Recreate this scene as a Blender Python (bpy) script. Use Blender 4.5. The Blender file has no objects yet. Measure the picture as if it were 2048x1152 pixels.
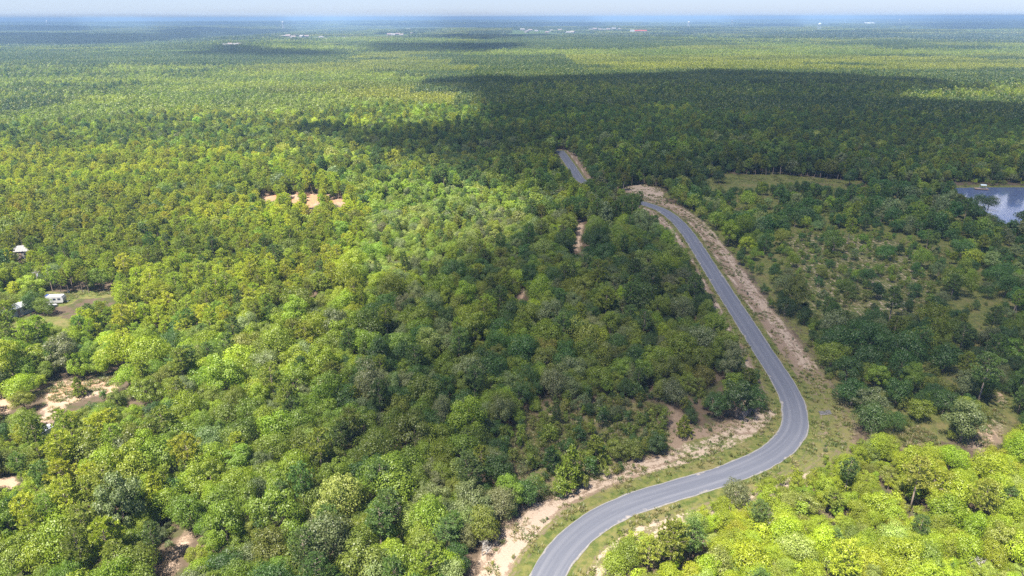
import bpy, math, random
import numpy as np
from mathutils import Matrix, Vector, Euler

random.seed(7)
RNG = np.random.default_rng(7)
scene = bpy.context.scene
COL = scene.collection

# ------------------------------------------------------------------ camera
H = 90.0                       # metres above the ground
FPX = 1365.0                   # focal length in photograph pixels (2048 wide)
PITCH = math.degrees(math.atan((576 - 35.5) / FPX))
ROLL = -0.14
cam_d = bpy.data.cameras.new('camera')
cam_d.sensor_width = 36.0
cam_d.lens = 36.0 * FPX / 2048.0
cam_d.clip_start = 1.0
cam_d.clip_end = 120000.0
cam = bpy.data.objects.new('camera', cam_d)
COL.objects.link(cam)
CAM_M = Matrix.Rotation(math.radians(90 - PITCH), 4, 'X') @ Matrix.Rotation(math.radians(ROLL), 4, 'Z')
CAM_M = Matrix.Translation((0, 0, H)) @ CAM_M
cam.matrix_world = CAM_M
scene.camera = cam

# ------------------------------------------------------------------ sun, sky, exposure
SUN_EL, SUN_AZ = 62.0, 222.0   # azimuth clockwise from +Y: from the left, a little behind the camera
el, az = math.radians(SUN_EL), math.radians(SUN_AZ)
SUN_DIR = Vector((math.sin(az) * math.cos(el), math.cos(az) * math.cos(el), math.sin(el)))
sun_d = bpy.data.lights.new('sun', 'SUN')
sun_d.energy = 4.6
sun_d.angle = math.radians(0.53)
sun_d.color = (1.0, 0.94, 0.83)
sun = bpy.data.objects.new('sun', sun_d)
sun.rotation_euler = SUN_DIR.to_track_quat('Z', 'Y').to_euler()
sun.location = SUN_DIR * 3000
COL.objects.link(sun)

SKY_TINT = (.55, .63, .93, 1)
world = bpy.data.worlds.new('World')
scene.world = world
world.use_nodes = True
wn = world.node_tree.nodes
wl = world.node_tree.links
wn.clear()
sky = wn.new('ShaderNodeTexSky')
sky.sky_type = 'NISHITA'
sky.sun_disc = False
sky.sun_elevation = el
sky.sun_rotation = az
sky.altitude = 100
sky.air_density = 1.0
sky.dust_density = 0.3
sky.ozone_density = 2.5
bg = wn.new('ShaderNodeBackground')
bg.inputs['Strength'].default_value = 0.052
wo = wn.new('ShaderNodeOutputWorld')
tin = wn.new('ShaderNodeMix'); tin.data_type = 'RGBA'; tin.blend_type = 'MULTIPLY'; tin.inputs[0].default_value = 1.0
tin.inputs[7].default_value = SKY_TINT
wl.new(sky.outputs[0], tin.inputs[6])
wl.new(tin.outputs[2], bg.inputs['Color'])
wl.new(bg.outputs[0], wo.inputs['Surface'])

vs = scene.view_settings
vs.view_transform = 'Standard'
vs.look = 'None'
vs.exposure = 1.98
vs.gamma = 1.0
vs.use_curve_mapping = False
cy = scene.cycles
cy.max_bounces = 5
cy.diffuse_bounces = 4
cy.glossy_bounces = 2
cy.transmission_bounces = 2
cy.transparent_max_bounces = 12
cy.volume_bounces = 0
cy.use_denoising = False
cy.denoiser = 'OPENIMAGEDENOISE'
cy.denoising_input_passes = 'RGB_ALBEDO_NORMAL'
cy.denoising_prefilter = 'ACCURATE'
cy.use_adaptive_sampling = False
cy.sample_clamp_indirect = 3.0
HAZE_DENSITY = 0.000145
HAZE_COLOR = (0.29, 0.46, 0.69)

# ------------------------------------------------------------------ numeric helpers
MR = np.array(CAM_M.to_3x3())
CO = np.array([0, 0, H])

def px_ray(x, y):
    x = np.asarray(x, float); y = np.asarray(y, float)
    d = np.stack([(x - 1024) / FPX, (576 - y) / FPX, -np.ones_like(x)], -1)
    return d @ MR.T

def px2g(x, y, z=0.0):
    d = px_ray(x, y)
    t = (z - H) / d[..., 2]
    return CO + d * t[..., None]

def g2px(P):
    P = np.asarray(P, float)
    c = (P - CO) @ MR
    zz = np.where(np.abs(c[..., 2]) < 1e-6, -1e-6, c[..., 2])
    return np.stack([1024 + FPX * c[..., 0] / -zz, 576 - FPX * c[..., 1] / -zz, -c[..., 2]], -1)

def poly_g(pts):
    a = np.array(pts, float)
    return px2g(a[:, 0], a[:, 1])[:, :2]

def inside(poly, P):
    poly = np.asarray(poly, float); x = P[..., 0]; y = P[..., 1]
    r = np.zeros(x.shape, bool)
    n = len(poly)
    for i in range(n):
        x1, y1 = poly[i]; x2, y2 = poly[(i + 1) % n]
        if y1 == y2:
            continue
        c = ((y1 > y) != (y2 > y)) & (x < (x2 - x1) * (y - y1) / (y2 - y1) + x1)
        r ^= c
    return r

def seg_dist(poly, P, closed=True):
    poly = np.asarray(poly, float)
    n = len(poly)
    best = np.full(P.shape[:-1], 1e9)
    for i in range(n if closed else n - 1):
        a = poly[i]; b = poly[(i + 1) % n]
        ab = b - a
        t = np.clip(((P - a) @ ab) / max(ab @ ab, 1e-9), 0, 1)
        q = a + t[..., None] * ab
        best = np.minimum(best, np.hypot(P[..., 0] - q[..., 0], P[..., 1] - q[..., 1]))
    return best

def sdf(poly, P):
    d = seg_dist(poly, P)
    return np.where(inside(poly, P), d, -d)

def sm(a, b, x):
    t = np.clip((x - a) / (b - a), 0, 1)
    return t * t * (3 - 2 * t)

def vnoise(x, y, seed=0):
    xi = np.floor(x).astype(np.int64); yi = np.floor(y).astype(np.int64)
    fx = x - xi; fy = y - yi
    fx = fx * fx * (3 - 2 * fx); fy = fy * fy * (3 - 2 * fy)
    def h(a, b):
        n = (a * 374761393 + b * 668265263 + seed * 982451653) & 0x7fffffff
        n = ((n ^ (n >> 13)) * 1274126177) & 0x7fffffff
        return ((n ^ (n >> 16)) & 0xffff) / 65535.0
    return (h(xi, yi) * (1 - fx) + h(xi + 1, yi) * fx) * (1 - fy) + (h(xi, yi + 1) * (1 - fx) + h(xi + 1, yi + 1) * fx) * fy

def fbm(x, y, seed=0, o=4):
    s = 0; a = .5; t = 0
    for k in range(o):
        s = s + a * vnoise(x, y, seed + k); t += a
        x = x * 2.03; y = y * 2.03; a *= .5
    return s / t

# ------------------------------------------------------------------ what stands where (photograph pixels -> ground)
HOUSE_SPOTS = [  # x, y (photograph), rotation, roof colour index, scale, ground height
    (453, 93, 20, 0, 1.0), (461, 92, -30, 1, 1.1), (470, 93, 10, 0, 1.1), (478, 91, 60, 2, 1.0), (489, 88, 15, 1, .8),
    (556, 76, 30, 1, 1.1), (567, 75, 0, 0, 1.1), (577, 74, -20, 1, 1.3), (586, 76, 50, 2, 1.2), (594, 73, 10, 1, 1.2), (604, 75, -40, 0, 1.2), (613, 74, 25, 1, 1.0),
    (632, 79, 0, 0, .9), (642, 77, 45, 0, 1.1), (651, 80, -10, 2, .9), (688, 77, 12, 0, .8),
    (779, 71, 20, 1, 1.2), (787, 71, -15, 0, 1.1), (795, 70, 30, 1, 1.1), (803, 71, 0, 2, 1.0), (818, 61, 10, 0, 1.2), (824, 68, -30, 2, .9),
    (1045, 61, 0, 0, 1.3), (1053, 65, 60, 0, 1.3), (1060, 62, 15, 2, 1.2), (1073, 63, -20, 0, 1.0), (1094, 66, 10, 1, 1.0), (1103, 63, 40, 0, 1.2),
    (1120, 62, 0, 1, 1.2), (1136, 67, 25, 0, 1.2), (1145, 66, -35, 2, 1.2), (1181, 61, 10, 0, 1.1), (1190, 60, -15, 1, 1.2), (1199, 61, 35, 2, 1.2),
    (1208, 62, 5, 0, 1.3), (1217, 61, -25, 1, 1.2), (1227, 60, 20, 0, 1.2), (1238, 61, 50, 2, 1.2)]
HOUSE_Z = 11.0
HP = np.array([px2g(a[0], a[1], HOUSE_Z) for a in HOUSE_SPOTS])
EXTRA = np.array([px2g(1277, 65, 11.0), px2g(1738, 49, 22.0), px2g(1752, 47, 22.0), px2g(1388, 78, 6.0)])
KNOLLS = [(p[0], p[1], HOUSE_Z, 120 + .02 * p[1]) for p in HP] + [(EXTRA[0][0], EXTRA[0][1], 11, 220), (EXTRA[1][0], EXTRA[1][1], 22, 420), (EXTRA[3][0], EXTRA[3][1], 6, 120)]

def terrain(x, y):
    x = np.asarray(x, float); y = np.asarray(y, float)
    r = np.hypot(x, y)
    a = sm(1100, 5200, r)
    h = a * (125 * (fbm(x / 2600 + 3.1, y / 1300 + 7.7, 5, 3) - .50) + 60 * (fbm(x / 6200 + 1.7, y / 3600 + .3, 9, 2) - .45) * sm(3000, 9000, r))
    h = np.clip(h, -7 * a, 34 * a)
    for kx, ky, kz, ks in KNOLLS:
        w = np.exp(-(((x - kx) ** 2 + (y - ky) ** 2) / (ks * ks)) ** 2)
        h = np.maximum(h, h * (1 - w) + kz * w)
    return h

ROAD_L = [(1040, 1190), (1057, 1152), (1076, 1115), (1100, 1082), (1132, 1050), (1176, 1020), (1230, 993), (1290, 975), (1350, 958), (1400, 945), (1450, 928), (1500, 910), (1538, 892), (1562, 870), (1573, 845), (1574, 820), (1568, 795), (1555, 770), (1535, 741), (1512, 706), (1490, 672), (1467, 637), (1445, 602), (1423, 565), (1400, 526), (1375, 483), (1350, 450), (1330, 431), (1308, 417), (1279, 408)]
ROAD_R = [(1112, 1190), (1125, 1152), (1140, 1122), (1162, 1095), (1196, 1068), (1243, 1040), (1300, 1018), (1360, 1001), (1430, 982), (1490, 963), (1540, 943), (1580, 918), (1605, 893), (1618, 865), (1617, 840), (1608, 810), (1594, 783), (1575, 754), (1555, 723), (1532, 687), (1509, 650), (1485, 613), (1461, 577), (1437, 540), (1408, 497), (1385, 463), (1365, 441), (1342, 423), (1316, 411), (1282, 404)]
gl, gr = poly_g(ROAD_L), poly_g(ROAD_R)
ctr = [tuple((a + b) / 2) for a, b in zip(gl, gr)]
far_c = poly_g([(1161, 362), (1140, 329), (1120, 301.5)])
ctr += [(57.5, 372.0), (47.0, 388.0)] + [tuple(p) for p in far_c]
ctr = np.array(ctr)

def resample(P, step):
    d = np.r_[0, np.cumsum(np.hypot(*np.diff(P, axis=0).T))]
    s = np.arange(0, d[-1], step)
    Q = np.stack([np.interp(s, d, P[:, 0]), np.interp(s, d, P[:, 1])], -1)
    return np.vstack([Q, P[-1]])

def smooth(P, it):
    for _ in range(it):
        P[1:-1] = .25 * P[:-2] + .5 * P[1:-1] + .25 * P[2:]
    return P
CEN = smooth(resample(ctr, 1.0), 60)
CEN = resample(CEN, 1.0)
CS = np.arange(len(CEN)) * 1.0
tan_ = np.gradient(CEN, axis=0)
tan_ /= np.linalg.norm(tan_, axis=1)[:, None]
NRM = np.stack([tan_[:, 1], -tan_[:, 0]], -1)      # to the right of travel
HALF = 2.85

def road_coords(P, chunk=20000):
    rd = np.full(len(P), 999.0); rs = np.zeros(len(P))
    near = (P[:, 0] > -120) & (P[:, 0] < 220) & (P[:, 1] > 20) & (P[:, 1] < 640)
    idx = np.where(near)[0]
    C2 = CEN[::2]; N2 = NRM[::2]; S2 = CS[::2]
    for k in range(0, len(idx), chunk):
        ii = idx[k:k + chunk]
        D = P[ii][:, None, :] - C2[None]
        d2 = (D ** 2).sum(-1)
        j = d2.argmin(1)
        sgn = np.sign((D[np.arange(len(ii)), j] * N2[j]).sum(-1))
        rd[ii] = np.sqrt(d2[np.arange(len(ii)), j]) * np.where(sgn == 0, 1, sgn)
        rs[ii] = S2[j]
    return rd, rs

# patches of ground that the photograph shows bare (image outlines)
V_ROAD = [(955, 1170), (985, 1105), (1025, 1055), (1062, 1018), (1090, 1004), (1150, 1000), (1175, 985), (1215, 965), (1262, 935), (1325, 912), (1345, 870), (1340, 815), (1395, 850), (1420, 850), (1480, 838), (1532, 812), (1533, 770), (1500, 715), (1462, 650), (1420, 580), (1385, 515), (1345, 462), (1305, 425), (1282, 410), (1283, 398), (1300, 388), (1336, 402), (1398, 440), (1436, 482), (1495, 560), (1560, 648), (1622, 722), (1655, 770), (1680, 805), (1712, 870), (1690, 905), (1620, 925), (1560, 945), (1450, 988), (1385, 1015), (1290, 1055), (1232, 1078), (1203, 1110), (1190, 1170)]
V_HILL = [(1246, 374), (1285, 367), (1325, 376), (1337, 400), (1300, 402), (1272, 390)]
V_FAR = [(1108, 299), (1128, 299), (1150, 318), (1170, 345), (1178, 366), (1156, 366), (1138, 338)]
V_POND = [(1912, 379), (1950, 375), (2060, 377), (2060, 428), (2012, 440), (1992, 428), (1970, 406), (1938, 394)]
V_CLEARL = [(84, 800), (95, 778), (120, 763), (170, 756), (230, 754), (228, 780), (176, 798), (134, 812), (104, 842), (82, 844)]
V_CLEARL2 = [(-30, 790), (22, 792), (28, 812), (18, 828), (-30, 828)]
V_CLEARL3 = [(-30, 955), (30, 958), (34, 975), (0, 985), (-30, 985)]
V_YARD = [(76, 583), (130, 586), (228, 582), (224, 592), (150, 597), (134, 608), (96, 618), (92, 604), (72, 592)]
V_HOME = [(4, 616), (56, 610), (56, 626), (14, 638)]
V_YARD2 = [(20, 655), (110, 650), (118, 672), (70, 690), (24, 685)]
V_ORANGE = [(514, 390), (560, 385), (640, 383), (698, 400), (692, 416), (640, 406), (622, 424), (590, 410), (570, 402), (524, 404)]
V_OR = [[(520, 393), (545, 389), (554, 398), (530, 402)], [(574, 389), (592, 387), (598, 402), (592, 412), (582, 402)], [(612, 387), (636, 386), (632, 402), (624, 422), (612, 416)], [(656, 392), (690, 403), (684, 411), (664, 404)]]
V_TRACK = [(1152, 470), (1160, 440), (1167, 440), (1164, 475), (1161, 505), (1151, 500)]
V_TRACK2 = [(1035, 596), (1046, 576), (1057, 578), (1044, 602)]
V_TRACK3 = [(322, 1170), (333, 1115), (362, 1085), (380, 1040), (384, 1042), (376, 1084), (348, 1118), (346, 1170)]
V_MEADOW = [(1408, 358), (1440, 350), (1560, 348), (1640, 355), (1722, 362), (1700, 374), (1600, 362), (1500, 364), (1430, 374)]
V_CLR = [(1942, 895), (1960, 860), (1985, 815), (1978, 790), (2010, 782), (2024, 802), (2008, 840), (2018, 858), (1985, 890), (1955, 908)]
V_CLR2 = [(1795, 868), (1835, 853), (1868, 868), (1880, 890), (1810, 896)]
V_LEFTROOF = [(34, 505), (52, 503), (52, 513), (34, 514)]
V_SHED = [(84, 852), (99, 848), (100, 866), (90, 870)]
V_YARDS = [(76, 583), (130, 585), (230, 581), (228, 599), (150, 608), (134, 610), (100, 600)]
V_TRAILER = [(97, 597), (131, 598), (131, 606), (99, 606)]
V_BITS = [(26, 620), (50, 612), (54, 618), (30, 629)]
VIS = [V_ROAD, V_HILL, V_FAR, V_POND, V_CLEARL, V_CLEARL2, V_CLEARL3, V_YARDS, V_TRAILER, V_BITS, *V_OR, V_TRACK, V_TRACK2, V_TRACK3, V_MEADOW, V_CLR, V_CLR2, V_LEFTROOF, V_SHED]
POND_G = np.array([px2g(a, b)[:2] for a, b in [(1905, 374), (1950, 372.5), (2060, 373), (2200, 376), (2240, 420), (2150, 455), (2030, 452), (1985, 438), (1955, 410), (1925, 396)]])

# vegetation zones (image outlines, read on the ground)
Z_PINE = [(-200, 330), (300, 312), (560, 335), (700, 395), (745, 430), (725, 520), (650, 600), (560, 640), (520, 690), (330, 705), (150, 700), (130, 600), (60, 560), (-200, 520)]
Z_PINE2 = [(-200, 640), (60, 630), (150, 640), (240, 660), (240, 700), (60, 720), (-200, 720)]
Z_PALE = [(740, 420), (860, 380), (1000, 400), (1060, 455), (1000, 520), (850, 590), (720, 565), (700, 480)]
Z_BRIGHT = [(1180, 1400), (1190, 1130), (1232, 1070), (1385, 1008), (1560, 938), (1700, 905), (1900, 900), (2048, 868), (2600, 860), (2600, 1500)]
Z_SCRUB = [(1010, 1000), (1000, 880), (1080, 800), (1200, 800), (1310, 790), (1345, 900), (1230, 950), (1090, 1010)]
Z_RIGHT = [(1285, 395), (1340, 400), (1500, 560), (1700, 850), (1710, 905), (1900, 900), (2048, 868), (2600, 860), (2600, 372), (1700, 372), (1450, 345)]
Z_OPEN = [(1540, 470), (1640, 455), (1760, 470), (1905, 500), (1900, 600), (1850, 650), (1700, 650), (1590, 630), (1560, 560)]
Z_PLANT = [(945, 292), (1010, 272), (960, 225), (1400, 215), (2600, 215), (2600, 300), (1700, 305), (1300, 280), (1120, 297)]
Z_PINEBL = [(40, 900), (280, 860), (420, 880), (420, 980), (330, 1040), (300, 1170), (60, 1170)]
Z_PINEFARL = [(-600, 330), (-600, 215), (300, 150), (960, 160), (960, 262), (600, 270), (700, 320), (300, 312)]
ZG = {k: poly_g(v) for k, v in dict(pine=Z_PINE, pine2=Z_PINE2, pale=Z_PALE, bright=Z_BRIGHT, scrub=Z_SCRUB, right=Z_RIGHT, open=Z_OPEN, plant=Z_PLANT, pinebl=Z_PINEBL, pinefar=Z_PINEFARL).items()}

# ------------------------------------------------------------------ mesh helpers
def mesh_from(name, V, F, mats=(), mat_idx=None, smooth_=False):
    me = bpy.data.meshes.new(name)
    V = np.asarray(V, np.float32)
    if isinstance(F, np.ndarray):
        n, k = F.shape
        me.vertices.add(len(V)); me.vertices.foreach_set('co', V.ravel())
        me.loops.add(n * k); me.loops.foreach_set('vertex_index', F.astype(np.int32).ravel())
        me.polygons.add(n)
        me.polygons.foreach_set('loop_start', np.arange(0, n * k, k, dtype=np.int32))
        me.update(calc_edges=True)
    else:
        me.from_pydata([tuple(map(float, v)) for v in V], [], [tuple(map(int, f)) for f in F])
        me.update()
    for m in mats:
        me.materials.append(m)
    if mat_idx is not None:
        me.polygons.foreach_set('material_index', np.asarray(mat_idx, np.int32))
    if smooth_:
        me.polygons.foreach_set('use_smooth', np.ones(len(me.polygons), bool))
    return me

def fattr(me, name, vals, dom='POINT'):
    a = me.attributes.new(name, 'FLOAT', dom)
    a.data.foreach_set('value', np.asarray(vals, np.float32))

def vattr(me, name, vals, dom='POINT'):
    a = me.attributes.new(name, 'FLOAT_VECTOR', dom)
    a.data.foreach_set('vector', np.asarray(vals, np.float32).ravel())

def iattr(me, name, vals):
    a = me.attributes.new(name, 'INT', 'POINT')
    a.data.foreach_set('value', np.asarray(vals, np.int32))

def link(name, me, parent=None, **props):
    o = bpy.data.objects.new(name, me)
    COL.objects.link(o)
    if parent is not None:
        o.parent = parent
    for k, v in props.items():
        o[k] = v
    return o

def empty(name, loc, rz=0, **props):
    o = bpy.data.objects.new(name, None)
    o.empty_display_size = .5
    COL.objects.link(o)
    o.location = loc
    o.rotation_euler = (0, 0, rz)
    for k, v in props.items():
        o[k] = v
    return o

class MB:
    """collects boxes, prisms and tubes for one mesh"""
    def __init__(s): s.V = []; s.F = []
    def add(s, V, F):
        b = len(s.V); s.V += [tuple(v) for v in V]; s.F += [tuple(i + b for i in f) for f in F]; return s
    def box(s, x0, x1, y0, y1, z0, z1):
        return s.add([(x0, y0, z0), (x1, y0, z0), (x1, y1, z0), (x0, y1, z0), (x0, y0, z1), (x1, y0, z1), (x1, y1, z1), (x0, y1, z1)],
                     [(3, 2, 1, 0), (4, 5, 6, 7), (0, 1, 5, 4), (1, 2, 6, 5), (2, 3, 7, 6), (3, 0, 4, 7)])
    def tube(s, pts, rad, n=6, cap=True):
        pts = [Vector(p) for p in pts]
        rings = []
        for i, p in enumerate(pts):
            d = (pts[min(i + 1, len(pts) - 1)] - pts[max(i - 1, 0)]).normalized()
            a = d.cross(Vector((0, 0, 1)) if abs(d.z) < .9 else Vector((1, 0, 0))).normalized()
            b = d.cross(a)
            rings.append([p + (a * math.cos(t) + b * math.sin(t)) * rad[i] for t in [2 * math.pi * k / n for k in range(n)]])
        V = [v for r in rings for v in r]; F = []
        for i in range(len(pts) - 1):
            for k in range(n):
                F.append((i * n + k, i * n + (k + 1) % n, (i + 1) * n + (k + 1) % n, (i + 1) * n + k))
        if cap:
            F.append(tuple(range(n))[::-1]); F.append(tuple((len(pts) - 1) * n + k for k in range(n)))
        return s.add(V, F)
    def lathe(s, prof, n=12, c=(0, 0, 0)):
        V = []; F = []
        for r, z in prof:
            V += [(c[0] + r * math.cos(2 * math.pi * k / n), c[1] + r * math.sin(2 * math.pi * k / n), c[2] + z) for k in range(n)]
        for i in range(len(prof) - 1):
            for k in range(n):
                F.append((i * n + k, i * n + (k + 1) % n, (i + 1) * n + (k + 1) % n, (i + 1) * n + k))
        F.append(tuple(range(n))[::-1]); F.append(tuple((len(prof) - 1) * n + k for k in range(n)))
        return s.add(V, F)
    def mesh(s, name, mat, sm_=False): return mesh_from(name, s.V, s.F, [mat], smooth_=sm_)
    def build(s, name, mat, parent=None, sm_=False, **props): return link(name, s.mesh(name, mat, sm_), parent, **props)

# ------------------------------------------------------------------ materials
def new_mat(name):
    m = bpy.data.materials.new(name); m.use_nodes = True
    nt = m.node_tree; nt.nodes.clear()
    out = nt.nodes.new('ShaderNodeOutputMaterial')
    return m, nt, out

def N(nt, t, **kw):
    n = nt.nodes.new(t)
    for k, v in kw.items():
        setattr(n, k, v)
    return n

def math_(nt, op, a, b=None, clamp=False):
    n = nt.nodes.new('ShaderNodeMath'); n.operation = op; n.use_clamp = clamp
    for i, v in enumerate((a, b)):
        if v is None: continue
        if isinstance(v, (int, float)): n.inputs[i].default_value = v
        else: nt.links.new(v, n.inputs[i])
    return n.outputs[0]

def mixc(nt, f, a, b, blend='MIX'):
    n = nt.nodes.new('ShaderNodeMix'); n.data_type = 'RGBA'; n.blend_type = blend
    for s, v in ((n.inputs[0], f), (n.inputs[6], a), (n.inputs[7], b)):
        if isinstance(v, (int, float)): s.default_value = v
        elif isinstance(v, tuple): s.default_value = (*v, 1)
        else: nt.links.new(v, s)
    return n.outputs[2]

def ramp(nt, x, a, b):
    n = nt.nodes.new('ShaderNodeMapRange'); n.interpolation_type = 'SMOOTHSTEP'
    nt.links.new(x, n.inputs[0]); n.inputs[1].default_value = a; n.inputs[2].default_value = b
    return n.outputs[0]

def noise_(nt, vec, scale, detail=4, rough=.55):
    n = nt.nodes.new('ShaderNodeTexNoise'); n.inputs['Scale'].default_value = scale
    n.inputs['Detail'].default_value = detail; n.inputs['Roughness'].default_value = rough
    if vec is not None: nt.links.new(vec, n.inputs['Vector'])
    return n.outputs[0]

def attr_(nt, name, typ='GEOMETRY'):
    n = nt.nodes.new('ShaderNodeAttribute'); n.attribute_name = name; n.attribute_type = typ
    return n

def leaf_mat(name, typ, transl=.47):
    m, nt, out = new_mat(name)
    t = attr_(nt, 'tint', typ)
    lv = attr_(nt, 'leafvar')
    col = mixc(nt, 1.0, t.outputs['Color'], lv.outputs['Color'], 'MULTIPLY')
    geo = N(nt, 'ShaderNodeNewGeometry')
    nz = noise_(nt, geo.outputs['Position'], .018, 3)
    hs = N(nt, 'ShaderNodeHueSaturation')
    nt.links.new(col, hs.inputs['Color'])
    mp = N(nt, 'ShaderNodeMapping'); mp.inputs['Scale'].default_value = (.0042, .0085, 0)
    nt.links.new(geo.outputs['Position'], mp.inputs['Vector'])
    stand = ramp(nt, noise_(nt, mp.outputs[0], 1.0, 3, .5), .36, .64)       # stands of different age and species
    stand = math_(nt, 'SUBTRACT', stand, .5)
    nt.links.new(math_(nt, 'ADD', math_(nt, 'ADD', .86, math_(nt, 'MULTIPLY', nz, .30)), math_(nt, 'MULTIPLY', stand, .38 if typ == 'GEOMETRY' else .22)), hs.inputs['Value'])
    nt.links.new(math_(nt, 'ADD', .5, math_(nt, 'MULTIPLY', stand, -.022)), hs.inputs['Hue'])
    d = N(nt, 'ShaderNodeBsdfDiffuse'); tr = N(nt, 'ShaderNodeBsdfTranslucent')
    gl_ = N(nt, 'ShaderNodeBsdfGlossy'); gl_.inputs['Roughness'].default_value = .5
    gl_.inputs['Color'].default_value = (1, 1, 1, 1)
    nt.links.new(hs.outputs[0], d.inputs['Color'])
    nt.links.new(mixc(nt, 1.0, hs.outputs[0], (1.15, 1.3, .5), 'MULTIPLY'), tr.inputs['Color'])
    mx = N(nt, 'ShaderNodeMixShader'); mx.inputs[0].default_value = transl
    nt.links.new(d.outputs[0], mx.inputs[1]); nt.links.new(tr.outputs[0], mx.inputs[2])
    mg = N(nt, 'ShaderNodeMixShader'); mg.inputs[0].default_value = .025
    nt.links.new(mx.outputs[0], mg.inputs[1]); nt.links.new(gl_.outputs[0], mg.inputs[2])
    nt.links.new(mg.outputs[0], out.inputs['Surface'])
    return m

def plain_mat(name, col, rough=.8, var=.15, scale=1.5, metal=0.0, bump=0.0, spec=.3):
    m, nt, out = new_mat(name)
    tc = N(nt, 'ShaderNodeTexCoord')
    nz = noise_(nt, tc.outputs['Object'], scale, 5, .6)
    c = mixc(nt, nz, tuple(v * (1 - var) for v in col), tuple(min(1, v * (1 + var)) for v in col))
    p = N(nt, 'ShaderNodeBsdfPrincipled')
    nt.links.new(c, p.inputs['Base Color'])
    p.inputs['Roughness'].default_value = rough; p.inputs['Metallic'].default_value = metal
    p.inputs['Specular IOR Level'].default_value = spec
    if bump:
        b = N(nt, 'ShaderNodeBump'); b.inputs['Strength'].default_value = bump
        nt.links.new(nz, b.inputs['Height']); nt.links.new(b.outputs[0], p.inputs['Normal'])
    nt.links.new(p.outputs[0], out.inputs['Surface'])
    return m

M_LEAF = leaf_mat('leaf', 'INSTANCER')
M_LEAF_FAR = leaf_mat('leaf_far', 'GEOMETRY')
M_BARK = plain_mat('bark', (.17, .135, .11), .9, .35, 6)
M_PINEBARK = plain_mat('pine_bark', (.24, .185, .15), .9, .35, 5)
M_DEAD = plain_mat('dead_wood', (.30, .28, .26), .9, .3, 4)
M_WHITE = plain_mat('white_paint', (.40, .40, .40), .5, .06, 2)
M_ROOFM = plain_mat('white_metal_roof', (.36, .375, .39), .4, .08, 2)
M_GLASS = plain_mat('dark_glass', (.03, .04, .06), .15, .1, 1, spec=.6)
M_DARKBLUE = plain_mat('dark_blue_paint', (.03, .05, .17), .35, .1, 1)
M_WOOD = plain_mat('weathered_wood', (.27, .20, .16), .85, .3, 3)
M_POLE = plain_mat('grey_pole_wood', (.33, .28, .23), .9, .25, 3)
M_GREY = plain_mat('grey_metal', (.42, .44, .46), .5, .15, 3)
M_RUBBER = plain_mat('rubber', (.02, .02, .02), .8, .1, 4)
M_CANVAS = plain_mat('pale_canvas', (.42, .50, .52), .7, .1, 3)
M_SLAB = plain_mat('old_grey_sheet', (.095, .092, .092), .95, .4, 2.5, spec=.05)
M_WALL1 = plain_mat('cream_wall', (.20, .19, .18), .8, .06, .2)
M_WALL2 = plain_mat('pinkish_wall', (.22, .18, .165), .8, .06, .2)
M_ROOF = [plain_mat('pale_grey_roof', (.19, .185, .185), .8, .1, .2), plain_mat('pink_brown_roof', (.17, .135, .13), .8, .1, .2), plain_mat('tan_roof', (.20, .17, .15), .8, .1, .2)]
M_REDROOF = plain_mat('red_roof', (.22, .045, .03), .6, .1, .1)
M_TANK = plain_mat('pale_tank_paint', (.34, .40, .43), .45, .04, .05)
M_TANKW = plain_mat('white_tank_paint', (.38, .38, .38), .45, .04, .05)
M_REDDIRT = plain_mat('red_dirt', (.42, .22, .15), .9, .25, .02)

# ------------------------------------------------------------------ ground sheet
def axis(lo, hi, step, far_lo, far_hi, g=1.16):
    a = list(np.arange(lo, hi + 1e-6, step))
    s = step; v = lo; L = []
    while v > far_lo:
        s = min(s * g, 1500); v -= s; L.append(v)
    s = step; v = hi; R = []
    while v < far_hi:
        s = min(s * (1.03 if v < 6000 else g), 1500); v += s; R.append(v)
    return np.array(L[::-1] + a + R)
gx = axis(-205, 330, 1.35, -42000, 42000, 1.1)
gy = axis(58, 560, 1.35, -3000, 42000, 1.1)
GX, GY = np.meshgrid(gx, gy)
P2 = np.stack([GX.ravel(), GY.ravel()], -1)
nxg, nyg = len(gx), len(gy)
rd, rs = road_coords(P2)
gz = terrain(P2[:, 0], P2[:, 1])
nearm = (P2[:, 0] > -260) & (P2[:, 0] < 420) & (P2[:, 1] > 30) & (P2[:, 1] < 640)
ni = np.where(nearm)[0]
Pn = P2[ni]
wob = (fbm(Pn[:, 0] / 5, Pn[:, 1] / 5, 31, 3) - .5) * 5
def soft(poly_px, w=2.5):
    return sm(-w, w, sdf(poly_g(poly_px), Pn) + wob)
sand = np.zeros(len(P2)); grass = np.zeros(len(P2)); dirt = np.zeros(len(P2)); orange = np.zeros(len(P2))
verge = soft(V_ROAD, 3.5)
ard = np.abs(rd[ni]) - HALF
nsand = np.zeros(len(ni)); ngrass = np.zeros(len(ni)); ndirt = np.zeros(len(ni)); norange = np.zeros(len(ni))
yy = Pn[:, 1]; rsn = rs[ni]
right = rd[ni] > 0
# grass by the tarmac, then sand streaks, then litter and sand towards the trees
g0 = sm(3.6, .8, ard) * np.where(yy > 215, .75, 1.0)
ngrass = np.maximum(ngrass, g0 * sm(10, 4, ard))
outer_r = sm(3.5, 5, ard) * sm(11.5, 8.5, ard) * right * (yy > 165)
outer_l = sm(1.8, 2.8, ard) * sm(7.5, 5, ard) * (~right) * (yy > 165)
nsand = np.maximum(nsand, .57 * outer_r + .52 * outer_l)
nsand = np.maximum(nsand, .78 * np.exp(-((ard - 2.6) / .55) ** 2) * (yy > 185))
ndirt = np.maximum(ndirt, verge * .75 * sm(.8, 3.5, ard))
ndirt = np.maximum(ndirt, sm(14, 8, ard) * .55)
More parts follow.
